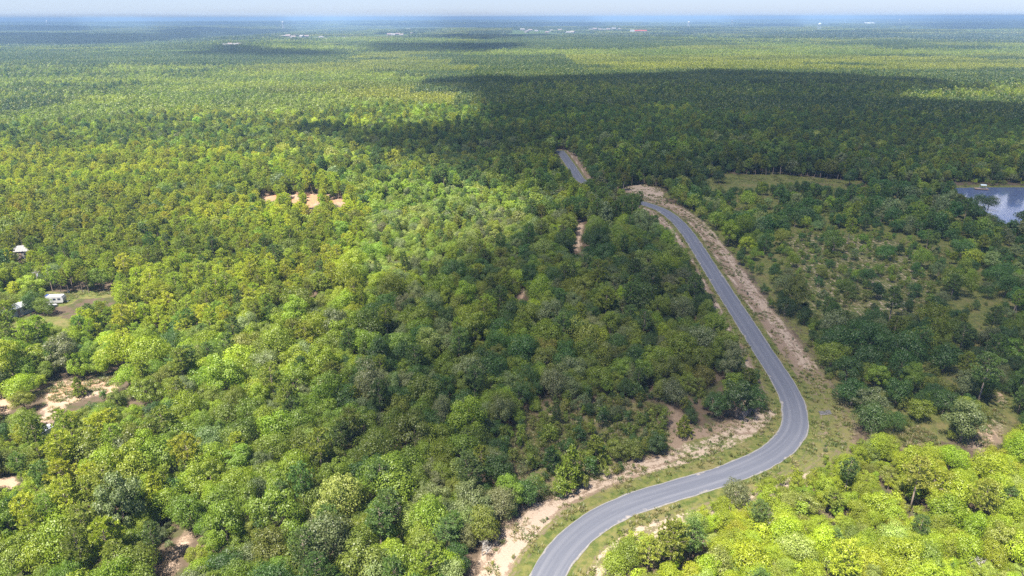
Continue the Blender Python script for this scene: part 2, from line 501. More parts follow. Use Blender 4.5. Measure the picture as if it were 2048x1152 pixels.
# foreground verge, left of the road: broad white sand, grass band by the tarmac; right: yellow grass with a sandy wheel track
fg = sm(190, 150, yy)
ngrass = np.maximum(ngrass, fg * sm(7.5, 1.5, ard) * .72)
ngrass = np.maximum(ngrass, fg * right * sm(13, 8, ard) * .62)
nsand = np.maximum(nsand, .85 * np.exp(-((ard - 3.3) / .5) ** 2) * fg * right * sm(112, 104, yy))
nsand = np.maximum(nsand, fg * .56 * sm(2.2, 4.5, ard) * sm(13, 8, ard) * np.where(right, sm(128, 116, yy), 1.0))
sl = poly_g([(950, 1180), (985, 1110), (1030, 1055), (1075, 1022), (1100, 1005), (1130, 1012), (1090, 1055), (1040, 1110), (1010, 1180)])
nsand = np.maximum(nsand, .84 * sm(-1.5, 2.0, sdf(sl, Pn) + wob * .35))
sl2 = poly_g([(1450, 868), (1475, 850), (1530, 825), (1555, 800), (1560, 830), (1535, 860), (1490, 872)])
nsand = np.maximum(nsand, .68 * sm(-1.5, 2.0, sdf(sl2, Pn) + wob * .3))
sl3 = poly_g([(1110, 1002), (1180, 985), (1240, 960), (1310, 925), (1300, 945), (1230, 975), (1150, 1010)])
nsand = np.maximum(nsand, .74 * sm(-1.5, 2.0, sdf(sl3, Pn) + wob * .3))
gg = poly_g([(1385, 875), (1450, 870), (1530, 862), (1565, 850), (1550, 880), (1440, 925), (1300, 970), (1250, 965), (1330, 925)])
ngrass = np.maximum(ngrass, .80 * sm(-2, 2, sdf(gg, Pn) + wob * .3))
gg2 = poly_g([(1610, 790), (1650, 815), (1700, 870), (1690, 905), (1560, 945), (1610, 900), (1622, 850)])
ngrass = np.maximum(ngrass, .66 * sm(-2, 2, sdf(gg2, Pn) + wob * .3)); ndirt = np.maximum(ndirt, .6 * sm(-2, 2, sdf(gg2, Pn) + wob * .3))
for V_, a_, b_, c_, d_ in [(V_HILL, .72, .35, .7, 0), (V_CLEARL, .84, .4, .9, .5), (V_CLEARL2, .9, .2, .9, .5), (V_CLEARL3, .8, .1, .8, .3), (V_YARD, .1, 1.6, .2, .2), (V_YARD2, .1, 1.3, .3, .1),
                           (V_ORANGE, .58, .12, .9, 1.0), (V_TRACK, .85, 0, .9, .2), (V_TRACK2, .75, 0, .9, .5), (V_TRACK3, .8, .1, .9, .4), (V_MEADOW, .0, .95, .3, 0), (V_CLR, .55, .5, .9, .25), (V_CLR2, .25, .3, .95, .1)]:
    w = soft(V_, 2.5)
    nsand = np.maximum(nsand, w * a_); ngrass = np.maximum(ngrass, w * b_); ndirt = np.maximum(ndirt, w * c_); norange = np.maximum(norange, w * d_)
wr = sm(-6, 8, sdf(ZG['right'], Pn) + wob)
wo_ = sm(-10, 10, sdf(ZG['open'], Pn) + wob)
ngrass = np.maximum(ngrass, wr * .75); ndirt = np.maximum(ndirt, wr * .5)
nsand = np.maximum(nsand, wo_ * .44); ngrass = np.maximum(ngrass, wo_ * .60); ndirt = np.maximum(ndirt, wo_ * .6)
wsx = sm(-4, 6, sdf(ZG['scrub'], Pn) + wob)
nsand = np.maximum(nsand, wsx * .40); ndirt = np.maximum(ndirt, wsx * .55); ngrass = np.maximum(ngrass, wsx * .6)
wp = sm(-4, 4, sdf(ZG['pine2'], Pn) + wob); ngrass = np.maximum(ngrass, wp * 1.2); ndirt = np.maximum(ndirt, wp * .4)
pd = sdf(POND_G, Pn)
gz[ni] -= 1.1 * sm(-1.0, 3.0, pd)
ngrass = np.maximum(ngrass, sm(-7, -1, pd) * .8)
# terrain relief of the sandy ground, road bed kept level
gz[ni] += (fbm(Pn[:, 0] / 9, Pn[:, 1] / 9, 77, 3) - .5) * .5 * sm(3, 9, np.abs(rd[ni]))
sand[ni], grass[ni], dirt[ni], orange[ni] = nsand, ngrass, ndirt, norange
farr = np.hypot(P2[:, 0], P2[:, 1])
dirtfar = sm(260, 120, np.hypot(P2[:, 0] - EXTRA[2][0], (P2[:, 1] - EXTRA[2][1]) * .35)) * 1.0
I = np.arange(nxg * nyg).reshape(nyg, nxg)
Fg = np.stack([I[:-1, :-1], I[:-1, 1:], I[1:, 1:], I[1:, :-1]], -1).reshape(-1, 4)
ground_me = mesh_from('ground', np.c_[P2, gz], Fg, smooth_=True)
for nm, vv in (('sand', sand), ('grass', grass), ('dirt', dirt), ('orange', np.maximum(orange, dirtfar)), ('rd', rd), ('rs', rs), ('farwood', sm(600, 1000, farr) * (1 - dirtfar)), ('redfar', dirtfar)):
    fattr(ground_me, nm, vv)

m, nt, out = new_mat('forest_ground')
geo = N(nt, 'ShaderNodeNewGeometry'); pos = geo.outputs['Position']
n_big = noise_(nt, pos, .12, 5); n_mid = noise_(nt, pos, .7, 6, .65); n_fine = noise_(nt, pos, 3.0, 6, .7)
cx = N(nt, 'ShaderNodeCombineXYZ')
nt.links.new(math_(nt, 'MULTIPLY', attr_(nt, 'rs').outputs['Fac'], .09), cx.inputs[0])
nt.links.new(math_(nt, 'MULTIPLY', attr_(nt, 'rd').outputs['Fac'], 1.0), cx.inputs[1])
n_str = noise_(nt, cx.outputs[0], 1.1, 4, .6)
litter = mixc(nt, n_mid, (.045, .034, .023), (.115, .083, .058))
litter = mixc(nt, ramp(nt, n_big, .5, .62), litter, (.050, .055, .020))
def mask(name, k1, k2, ks, lo, hi):
    v = attr_(nt, name).outputs['Fac']
    present = ramp(nt, v, .02, .12)
    s = math_(nt, 'ADD', v, math_(nt, 'MULTIPLY', math_(nt, 'SUBTRACT', n_mid, .5), k1))
    s = math_(nt, 'ADD', s, math_(nt, 'MULTIPLY', math_(nt, 'SUBTRACT', n_fine, .5), k2))
    s = math_(nt, 'ADD', s, math_(nt, 'MULTIPLY', math_(nt, 'SUBTRACT', n_str, .5), ks))
    return math_(nt, 'MULTIPLY', ramp(nt, s, lo, hi), present)
c = mixc(nt, mask('dirt', .7, .5, .3, .25, .6), litter, mixc(nt, n_fine, (.105, .075, .053), (.240, .175, .128)))
gcol = mixc(nt, ramp(nt, n_mid, .35, .65), (.048, .070, .015), (.120, .118, .036))
gcol = mixc(nt, ramp(nt, math_(nt, 'ADD', math_(nt, 'MULTIPLY', n_big, .6), math_(nt, 'MULTIPLY', n_str, .4)), .47, .66), gcol, mixc(nt, n_fine, (.085, .080, .028), (.175, .140, .068)))
c = mixc(nt, mask('grass', 1.1, .9, 1.0, .36, .66), c, gcol)
sandc = mixc(nt, n_fine, (.205, .152, .115), (.355, .288, .228))
sandc = mixc(nt, math_(nt, 'MULTIPLY', attr_(nt, 'orange').outputs['Fac'], ramp(nt, n_big, .3, .6)), sandc, (.34, .16, .075))
c = mixc(nt, mask('sand', 1.0, .7, .8, .47, .62), c, sandc)
fwc = mixc(nt, n_big, (.03, .055, .014), (.06, .085, .02))
c = mixc(nt, attr_(nt, 'farwood').outputs['Fac'], c, fwc)
c = mixc(nt, attr_(nt, 'redfar').outputs['Fac'], c, (.46, .25, .17))
p = N(nt, 'ShaderNodeBsdfPrincipled'); p.inputs['Roughness'].default_value = .95; p.inputs['Specular IOR Level'].default_value = .1
nt.links.new(c, p.inputs['Base Color'])
b = N(nt, 'ShaderNodeBump'); b.inputs['Strength'].default_value = .6; b.inputs['Distance'].default_value = .25
nt.links.new(math_(nt, 'ADD', n_fine, n_mid), b.inputs['Height']); nt.links.new(b.outputs[0], p.inputs['Normal'])
nt.links.new(p.outputs[0], out.inputs['Surface'])
ground_me.materials.append(m)
link('ground', ground_me, kind='structure')

# ------------------------------------------------------------------ road
def ribbon(name, offs_l, offs_r, z, mat, parent=None, crown=0.0):
    n = len(CEN); k = 7
    V = []; A = []; B = []
    for j in range(k):
        t = j / (k - 1)
        o = offs_l * (1 - t) + offs_r * t
        P = CEN + NRM * o[:, None]
        zz = z + crown * (1 - (2 * t - 1) ** 2) + np.zeros(n)
        if j in (0, k - 1):
            zz = zz - .06
        V.append(np.c_[P, zz]); A.append(o); B.append(CS)
    V = np.vstack(V)
    I = np.arange(n * k).reshape(k, n)
    F = np.stack([I[:-1, :-1], I[1:, :-1], I[1:, 1:], I[:-1, 1:]], -1).reshape(-1, 4)
    me = mesh_from(name, V, F, [mat], smooth_=True)
    fattr(me, 'ro', np.concatenate(A)); fattr(me, 'rs', np.concatenate(B))
    return link(name, me, parent)
m, nt, out = new_mat('worn_asphalt')
geo = N(nt, 'ShaderNodeNewGeometry'); pos = geo.outputs['Position']
ro = attr_(nt, 'ro').outputs['Fac']; rsn_ = attr_(nt, 'rs').outputs['Fac']
cx = N(nt, 'ShaderNodeCombineXYZ')
nt.links.new(math_(nt, 'MULTIPLY', rsn_, .035), cx.inputs[0]); nt.links.new(ro, cx.inputs[1])
st = noise_(nt, cx.outputs[0], 1.3, 5, .7)
nf = noise_(nt, pos, 5.0, 6, .75); nm_ = noise_(nt, pos, .25, 4)
c = mixc(nt, nf, (.060, .065, .084), (.100, .106, .129))
c = mixc(nt, math_(nt, 'MULTIPLY', ramp(nt, st, .45, .7), .4), c, (.140, .143, .162))
wt = N(nt, 'ShaderNodeMath'); wt.operation = 'ABSOLUTE'
wt2 = math_(nt, 'ABSOLUTE', math_(nt, 'SUBTRACT', math_(nt, 'ABSOLUTE', ro), 1.35))
c = mixc(nt, math_(nt, 'MULTIPLY', ramp(nt, wt2, .55, .1), .28), c, (.148, .150, .168))
sp = ramp(nt, math_(nt, 'ADD', math_(nt, 'MULTIPLY', math_(nt, 'ABSOLUTE', ro), .12), noise_(nt, pos, .22, 5, .6)), .88, .98)
c = mixc(nt, math_(nt, 'MULTIPLY', sp, .7), c, (.27, .235, .20))
p = N(nt, 'ShaderNodeBsdfPrincipled'); p.inputs['Roughness'].default_value = .75; p.inputs['Specular IOR Level'].default_value = .35
nt.links.new(c, p.inputs['Base Color'])
b = N(nt, 'ShaderNodeBump'); b.inputs['Strength'].default_value = .25; b.inputs['Distance'].default_value = .02
nt.links.new(nf, b.inputs['Height']); nt.links.new(b.outputs[0], p.inputs['Normal'])
nt.links.new(p.outputs[0], out.inputs['Surface'])
M_ASPH = m
M_EDGE = plain_mat('crumbled_road_edge', (.165, .157, .15), .9, .5, 1.2)
eL = -HALF + (fbm(CS / 2.2, CS * 0, 3, 3) - .5) * .35
eR = HALF + (fbm(CS / 2.2, CS * 0, 8, 3) - .5) * .35
wl_ = .20 + (fbm(CS / 3.5, CS * 0, 13, 3) - .5) * .45; wr_ = .20 + (fbm(CS / 3.5, CS * 0, 17, 3) - .5) * .45
road = ribbon('road', eL, eR, .13, M_ASPH, None, .05); road['kind'] = 'structure'
ribbon('road_edge', eL - wl_, eL + .10, .105, M_EDGE, road)
ribbon('road_edge', eR - .10, eR + wr_, .105, M_EDGE, road)

# ------------------------------------------------------------------ pond
m, nt, out = new_mat('pond_water')
p = N(nt, 'ShaderNodeBsdfPrincipled'); p.inputs['Base Color'].default_value = (.068, .092, .170, 1); p.inputs['Roughness'].default_value = .12
p.inputs['IOR'].default_value = 1.33; p.inputs['Specular IOR Level'].default_value = .5
geo = N(nt, 'ShaderNodeNewGeometry')
b = N(nt, 'ShaderNodeBump'); b.inputs['Strength'].default_value = .12; b.inputs['Distance'].default_value = .05
nt.links.new(noise_(nt, geo.outputs['Position'], 1.6, 4), b.inputs['Height']); nt.links.new(b.outputs[0], p.inputs['Normal'])
nt.links.new(p.outputs[0], out.inputs['Surface'])
pc = POND_G.mean(0)
pw = smooth(resample(np.vstack([POND_G, POND_G[:1]]), 2.0), 10)
pw = pc + (pw - pc) * 1.01
pm = mesh_from('pond', np.vstack([np.r_[pc, -.45], np.c_[pw, np.full(len(pw), -.45)]]), [(0, i, i + 1) for i in range(1, len(pw))], [m])
link('pond', pm, kind='structure')

# ------------------------------------------------------------------ tree shapes
def unit(v):
    return v / np.maximum(np.linalg.norm(v, axis=-1, keepdims=True), 1e-9)

def leaf_quads(c, n, s, rng, ratio=.68):
    """rhombic leaf clumps at c, facing n"""
    r = unit(rng.normal(size=c.shape))
    t = unit(np.cross(n, r)); b = np.cross(n, t)
    s = s[:, None]
    fold = n * s * .25
    V = np.stack([c + t * s - fold * .6, c + b * s * ratio + fold * .3, c - t * s - fold * .6, c - b * s * ratio + fold * .3], 1).reshape(-1, 3)
    F = np.arange(len(c) * 4).reshape(-1, 4)
    return V, F

def oak_crown(seed, R=3.0, z0=1.0, ztop=6.2, lobes=17, leaves=1300, ls=.21, spread=.36, airy=0.0):
    rng = np.random.default_rng(seed)
    zc = z0 + (ztop - z0) * .42
    hz = (ztop - zc)
    k = np.arange(lobes) + .5
    ph = np.arccos(1 - 1.55 * k / lobes); th = math.pi * (1 + 5 ** .5) * k + rng.uniform(0, 6)
    d = np.stack([np.sin(ph) * np.cos(th), np.sin(ph) * np.sin(th), np.cos(ph)], -1)
    rad = rng.uniform(.40, .86, lobes)
    ax = np.array([R, R, hz]); ax2 = np.where(d[:, 2:3] < 0, np.array([R, R, zc - z0]), ax)
    lc = d * rad[:, None] * ax2 * np.array([1 + rng.uniform(-.22, .2), 1 + rng.uniform(-.22, .2), 1]) + np.array([0, 0, zc])
    lc[0] = (rng.uniform(-.2, .2) * R, rng.uniform(-.2, .2) * R, zc + hz * .62)
    lr = R * spread * rng.uniform(.6, 1.4, lobes)
    w = lr ** 2; w /= w.sum()
    li = rng.choice(lobes, leaves, p=w)
    dd = unit(rng.normal(size=(leaves, 3)) + np.array([0, 0, .35]))
    rr = lr[li] * (1 - np.abs(rng.normal(0, .22 + airy, leaves))).clip(.1, 1.12)
    c = lc[li] + dd * rr[:, None] * np.array([1.1, 1.1, .86])
    out_ = unit(c - np.array([0, 0, zc - hz * .5]))
    n = unit(dd * .8 + out_ * .45 + rng.normal(size=c.shape) * .42)
    c[:, 2] = np.maximum(c[:, 2], .25)
    V, F = leaf_quads(c, n, ls * rng.uniform(.65, 1.35, leaves), rng)
    lv = np.repeat((rng.uniform(.86, 1.14, lobes)[li] * rng.uniform(.86, 1.15, leaves)), 4)
    return V, F, lv, lc

def oak_trunk(seed, lc, z0=1.0, r=.17, n=6):
    rng = np.random.default_rng(seed + 500)
    mb = MB()
    top = np.array([rng.uniform(-.2, .2), rng.uniform(-.2, .2), z0 + 1.5])
    mb.tube([(0, 0, -.2), (0.02, .03, .6), tuple(top * np.array([.6, .6, .6])), tuple(top)], [r * 1.35, r, r * .9, r * .75], n)
    for c in lc[::2][:7]:
        mid = top * .5 + c * .5 + np.array([0, 0, -.25])
        mb.tube([tuple(top * .9), tuple(mid), tuple(c)], [r * .5, r * .34, r * .1], 4, False)
    return mb

def pine_shape(seed, h=11.0, zb=5.6, R=2.1, whorls=9, per=6, blades=11, bl=.48, bw=.10, conic=False):
    """tufts of needles on whorled branches; returns crown quads and trunk"""
    rng = np.random.default_rng(seed)
    C = []; D = []; mb = MB()
    lean = rng.uniform(-.25, .25, 2)
    def axis_at(z): return np.array([lean[0] * (z / h) ** 2, lean[1] * (z / h) ** 2, z])
    mb.tube([tuple(axis_at(z)) for z in (-.2, h * .3, h * .65, h * .97)], [.17 * h / 11, .14 * h / 11, .095 * h / 11, .02], 6)
    for w in range(whorls):
        t = w / (whorls - 1)
        z = zb + (h - .5 - zb) * t
        prof = (1 - t) ** .8 if conic else (math.sin(math.pi * min(1, .26 + t * .70)) ** .7)
        L = R * prof * rng.uniform(.85, 1.15) + .25
        nb = max(3, int(per * (1 - .35 * t)) + rng.integers(-1, 2))
        a0 = rng.uniform(0, 6.28)
        for k in range(nb):
            a = a0 + 6.283 * k / nb + rng.uniform(-.3, .3)
            Lk = L * rng.uniform(.7, 1.15)
            up = rng.uniform(.1, .42) + t * .35
            d = np.array([math.cos(a), math.sin(a), up])
            base = axis_at(z)
            tip = base + d * Lk
            mb.tube([tuple(base), tuple(base * .5 + tip * .5 + np.array([0, 0, -.05 * Lk])), tuple(tip)], [.035, .025, .01], 3, False)
            nt_ = 2 + int(Lk * 2.2)
            for q in range(nt_):
                f = 1 - .72 * q / nt_ * rng.uniform(.8, 1.1)
                side = np.array([-math.sin(a), math.cos(a), 0]) * rng.normal(0, .26 * Lk)
                C.append(base + d * Lk * f + side * (1.0 if q else .3) + np.array([0, 0, rng.uniform(0, .25)]))
                D.append(unit(d * .6 + np.array([0, 0, .75]) + rng.normal(size=3) * .25))
    C.append(axis_at(h)); D.append(np.array([0, 0, 1.0]))
    C = np.array(C); D = np.array(D)
    n = len(C)
    c = np.repeat(C, blades, 0); dr = unit(np.repeat(D, blades, 0) * .62 + unit(rng.normal(size=(n * blades, 3))))
    ln = bl * rng.uniform(.7, 1.25, n * blades)[:, None]
    sd = unit(np.cross(dr, rng.normal(size=dr.shape))) * bw
    V = np.stack([c - dr * .04, c + dr * ln * .55 + sd, c + dr * ln, c + dr * ln * .55 - sd], 1).reshape(-1, 3)
    F = np.arange(len(V)).reshape(-1, 4)
    lv = np.repeat(np.repeat(rng.uniform(.82, 1.2, n), blades) * rng.uniform(.85, 1.15, n * blades), 4)
    return V, F, lv, mb

def crown_mesh(name, V, F, lv, mat=M_LEAF):
    me = mesh_from(name, V, F, [mat])
    vattr(me, 'leafvar', np.repeat(lv[:, None], 3, 1))
    return me

def joined(name, V, F, lv, mb, bark):
    nV = len(V)
    tv = np.array(mb.V); tf = [tuple(i + nV for i in f) for f in mb.F]
    # trunk faces as quads/triangles: build through from_pydata only for the small trunk share
    allF = [tuple(f) for f in F.tolist()] + tf
    me = mesh_from(name, np.vstack([V, tv]), allF, [M_LEAF, bark], [0] * len(F) + [1] * len(tf))
    vattr(me, 'leafvar', np.vstack([np.repeat(lv[:, None], 3, 1), np.ones((len(tv), 3))]))
    return me

PROTO = {}     # kind -> list of dict(crown, trunk, joined)
def add_proto(kind, V, F, lv, mb, bark, h, R, hi=True):
    k = len(PROTO.setdefault(kind, []))
    PROTO[kind].append(dict(V=V, F=F, lv=lv, mb=mb, bark=bark, h=h, R=R, cm=None, tm=None))

OAKS = [(2.9, .5, 6.6, 24, .28, .06), (3.1, .7, 5.2, 11, .42, .1), (2.6, .5, 7.4, 20, .30, .05), (3.3, .8, 5.9, 26, .27, .1), (3.0, .7, 6.0, 18, .36, 0), (3.2, .9, 5.6, 20, .33, .05), (2.8, .6, 7.0, 18, .38, 0), (3.1, .8, 6.2, 13, .34, .1), (3.0, .5, 5.4, 22, .33, 0), (2.7, 1.1, 6.8, 12, .36, .12), (3.3, .9, 6.4, 16, .40, .05), (2.9, .4, 5.8, 19, .36, 0)]
for i, (R, z0, zt, lb, sp_, ai) in enumerate(OAKS):
    V, F, lv, lc = oak_crown(100 + i, R, z0, zt, lb, 5200, .105, sp_, ai)
    add_proto('oak', V, F, lv, oak_trunk(100 + i, lc, z0), M_BARK, zt, R)
    V, F, lv, lc = oak_crown(100 + i, R, z0, zt, lb, 1300, .21, sp_, ai)
    add_proto('oak_mid', V, F, lv, oak_trunk(100 + i, lc, z0, n=4), M_BARK, zt, R)
for i, (h, zb, R, wh, pr) in enumerate([(11, 5.4, 2.2, 9, 6), (12, 6.6, 2.0, 8, 6), (10, 4.4, 2.3, 9, 7), (12.5, 6.4, 2.4, 9, 6), (9, 3.6, 2.0, 9, 6), (11, 5.8, 1.8, 8, 5)]):
    V, F, lv, mb = pine_shape(200 + i, h, zb, R, wh, pr, 20, .44, .06)
    add_proto('pine', V, F, lv, mb, M_PINEBARK, h, R)
    V, F, lv, mb = pine_shape(200 + i, h, zb, R, wh, pr, 10, .54, .12)
    add_proto('pine_mid', V, F, lv, mb, M_PINEBARK, h, R)
for i in range(3):
    V, F, lv, mb = pine_shape(260 + i, 5.0, .6, 1.5, 9, 6, 14, .40, .07, True)
    add_proto('young_pine', V, F, lv, mb, M_PINEBARK, 5.0, 1.4)
for i in range(4):
    V, F, lv, lc = oak_crown(300 + i, 1.1, .05, 1.7 + .3 * i, 9, 700, .085, .42, .12)
    add_proto('shrub', V, F, lv, oak_trunk(300 + i, lc, .05, .04, 4), M_BARK, 1.7 + .3 * i, 1.1)
for kind, lst in PROTO.items():
    for k, p_ in enumerate(lst):
        p_['jm'] = joined(f'{kind}_{k:02d}', p_['V'], p_['F'], p_['lv'], p_['mb'], p_['bark'])

def twig_tree(seed, h):
    """bare grey branches, one mesh for the trunk and one for the twigs"""
    rng = np.random.default_rng(seed); tr = MB(); tw = MB()
    def grow(p, d, L, r, lev):
        q = p + d * L
        mid = p + d * L * .5 + rng.normal(size=3) * L * .06
        (tr if lev < 2 else tw).tube([tuple(p), tuple(mid), tuple(q)], [r, r * .8, r * .55], 4 if lev < 2 else 3, False)
        if lev == 4: return
        for _ in range([4, 4, 4, 3][lev]):
            f = rng.uniform(.45, 1)
            nd = unit(d * .75 + unit(rng.normal(size=3)) * .85 + np.array([0, 0, .15]))
            grow(p + d * L * f, nd, L * rng.uniform(.5, .75), r * .55, lev + 1)
    grow(np.array([0, 0, -.2]), unit(np.array([rng.uniform(-.15, .15), rng.uniform(-.15, .15), 1])), h * .42, h * .028, 0)
    return tr, tw

# ------------------------------------------------------------------ where trees stand
PAL = {'deep green': (.062, .122, .021), 'mid green': (.170, .228, .020), 'bright green': (.235, .300, .018), 'olive green': (.175, .205, .028),
       'grey-green': (.165, .198, .072), 'yellow-green': (.235, .292, .015), 'pale green': (.235, .280, .058), 'golden green': (.235, .280, .014),
       'pine yellow': (.312, .345, .028), 'pine olive': (.212, .252, .030), 'pine green': (.112, .172, .038)}
PNAME = list(PAL); PARR = np.array([PAL[k] for k in PNAME]); PI_ = {k: i for i, k in enumerate(PNAME)}
PWORD = {'pine yellow': 'yellow-green', 'pine olive': 'olive', 'pine green': 'blue-green'}
CELL = 60.0
def cell_is_patch(x, y):
    cxx = (np.floor(x / CELL) + .5) * CELL; cyy = (np.floor(y / CELL) + .5) * CELL
    return np.hypot(cxx, cyy) > 720

def covers(P, h, R):
    """does a tree at P hide ground the photograph shows bare?"""
    bad = np.zeros(len(P), bool)
    pts = []
    for f in (.08, .3, .5, .7, .9, .99):
        wdt = .8 if f < .8 else .3
        for s in (-1, 0, 1):
            Q = P.copy(); Q[:, 0] += s * R * wdt; Q[:, 2] += f * h
            pts.append(g2px(Q)[:, :2])
    for poly in VIS:
        a = np.array(poly); lo = a.min(0) - 2; hi = a.max(0) + 2
        for q in pts:
            bb = (q[:, 0] > lo[0]) & (q[:, 0] < hi[0]) & (q[:, 1] > lo[1]) & (q[:, 1] < hi[1]) & ~bad
            if bb.any():
                ii = np.where(bb)[0]
                bad[ii] |= inside(a, q[ii])
    return bad

def grid(s, y0=55, y1=860):
    ys = np.arange(y0, y1, s * .87)
    out_ = []
    for k, y in enumerate(ys):
        w = .86 * y + 95
        xs = np.arange(-w, w, s) + (k % 2) * s / 2
        out_.append(np.stack([xs, np.full(len(xs), y)], -1))
    P = np.vstack(out_)
    P += RNG.uniform(-.42, .42, P.shape) * s
    return P[~cell_is_patch(P[:, 0], P[:, 1])]

def pick(rng_u, table):
    names, w = zip(*table); w = np.cumsum(np.array(w) / sum(w))
    return np.array([PI_[n] for n in names])[np.minimum(np.searchsorted(w, rng_u), len(w) - 1)]

G = grid(2.45)
nG = len(G)
zin = {k: inside(v, G) for k, v in ZG.items()}
u = RNG.random(nG); u2 = RNG.random(nG); u3 = RNG.random(nG)
ppine = np.full(nG, .09)
clump = fbm(G[:, 0] / 38, G[:, 1] / 38, 21, 3)
ppine = np.where(G[:, 1] > 300, .25 + .5 * (clump > .55), ppine)
for k, v in (('pinefar', .62), ('right', .10), ('bright', .05), ('pale', .12), ('pinebl', .42), ('pine2', .6), ('pine', .86), ('plant', .97)):
    ppine = np.where(zin[k], v, ppine)
keep = np.full(nG, .85)
for k, v in (('pinefar', .85), ('pinebl', .85), ('pine2', .24), ('pine', .92), ('pale', .9), ('plant', .92), ('bright', .97)):
    keep = np.where(zin[k], v, keep)
rk = fbm(G[:, 0] / 16, G[:, 1] / 16, 91, 3)
keep = np.where(zin['right'], np.clip(.25 + (rk - .5) * 1.2, .04, .55) * sm(460, 380, G[:, 1]) + .42 * sm(380, 460, G[:, 1]), keep)
keep = np.where(zin['open'], .05, keep)
keep = np.where(zin['scrub'], .06, keep)
is_pine = u < ppine
kp = u2 < keep
sc = np.clip(np.exp(RNG.normal(-.22, .32, nG)), .38, 1.6)
sc = np.where(is_pine, np.clip(RNG.normal(.90, .15, nG), .5, 1.3), sc)
sc = np.where(zin['bright'], np.where(is_pine, sc * .7, sc * .74), sc)
sc = np.where(zin['pale'], sc * .72, sc)
sc = np.where(zin['scrub'], sc * .6, sc)
sc = np.where(zin['right'] & ~is_pine, sc * .98, sc)
sc = np.where(zin['open'], sc * .95, sc)
sc = np.where((zin['pine'] | zin['plant'] | zin['pinefar']) & is_pine, sc * .88, sc)
tint = pick(u3, [('deep green', 9), ('mid green', 32), ('bright green', 28), ('olive green', 11), ('grey-green', 9), ('yellow-green', 11)])  # brighter, yellower tints for the lit left, sunlight partly put into leaf colour
tl = pick(u3, [('deep green', 32), ('mid green', 28), ('bright green', 6), ('olive green', 14), ('grey-green', 20), ('pale green', 4)])  # darker, cooler tints for the centre, cloud shade partly put into leaf colour
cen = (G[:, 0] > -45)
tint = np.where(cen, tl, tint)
tint = np.where(zin['right'], pick(u3, [('deep green', 58), ('mid green', 20), ('grey-green', 14), ('olive green', 6), ('bright green', 2)]), tint)  # dark oaks, cooled further with cloud shade put into the tint
tint = np.where(zin['bright'], pick(u3, [('yellow-green', 52), ('bright green', 20), ('golden green', 6), ('pale green', 12), ('olive green', 6)]), tint)
tint = np.where(zin['pale'], pick(u3, [('pale green', 55), ('yellow-green', 15), ('mid green', 15), ('grey-green', 15)]), tint)
tp = pick(u3, [('pine yellow', 10), ('pine olive', 45), ('pine green', 45)])
tp = np.where(zin['pinebl'] | zin['pine2'], pick(u3, [('pine yellow', 40), ('pine olive', 45), ('pine green', 15)]), tp)
tp = np.where(cen & ~zin['pine'], pick(u3, [('pine olive', 40), ('pine green', 60)]), tp)  # centre pines without yellow, shade worked into the needle colour
tp = np.where(zin['pine'], pick(u3, [('pine yellow', 66), ('pine olive', 28), ('pine green', 6)]), tp)
tp = np.where(zin['pinefar'], pick(u3, [('pine yellow', 22), ('pine olive', 50), ('pine green', 28)]), tp)
tp = np.where(zin['plant'] | zin['right'], pick(u3, [('pine green', 70), ('pine olive', 30)]), tp)
tint = np.where(is_pine, tp, tint)
# patches of one hue, as stands of one species make them
hue = fbm(G[:, 0] / 26 + 9, G[:, 1] / 26, 41, 3)
P3 = np.c_[G, terrain(G[:, 0], G[:, 1])]
sel = kp.copy()
hh = np.where(is_pine, 11.0, 7.4) * sc; RR = np.where(is_pine, 2.1, 3.0) * sc
sel &= ~(sdf(POND_G, G) > np.where(G[:, 1] > 372, -9.0, -1.0)) & (seg_dist(CEN[::3], G, False) > 4.2)
idx = np.where(sel)[0]
bad = covers(P3[idx], hh[idx], RR[idx])
idx = idx[~bad]
# one crown does not stand inside another
order = idx[np.argsort(-RR[idx] + RNG.uniform(0, .8, len(idx)))]
occ = {}
ok_idx = []
for i in order:
    gx_, gy_ = int(G[i, 0] // 5), int(G[i, 1] // 5)
    good = True
    for a in (-1, 0, 1):
        for b_ in (-1, 0, 1):
            for j in occ.get((gx_ + a, gy_ + b_), ()):
                if (G[i, 0] - G[j, 0]) ** 2 + (G[i, 1] - G[j, 1]) ** 2 < ((.38 if zin['bright'][i] else .44) * (RR[i] + RR[j]) if not (is_pine[i] and is_pine[j]) else .48 * (RR[i] + RR[j])) ** 2:
                    good = False; break
            if not good: break
        if not good: break
    if good:
        occ.setdefault((gx_, gy_), []).append(i); ok_idx.append(i)
ok_idx = np.array(ok_idx)

TREES = []      # dicts: kind, p, s, rot, tint index, manual note
def jitter_tint(ti, f=.13):
    base = PARR[ti] * (1 + RNG.normal(0, f))
    base = base * (1 + RNG.normal(0, .05, 3))
    return np.clip(base, .004, .4)

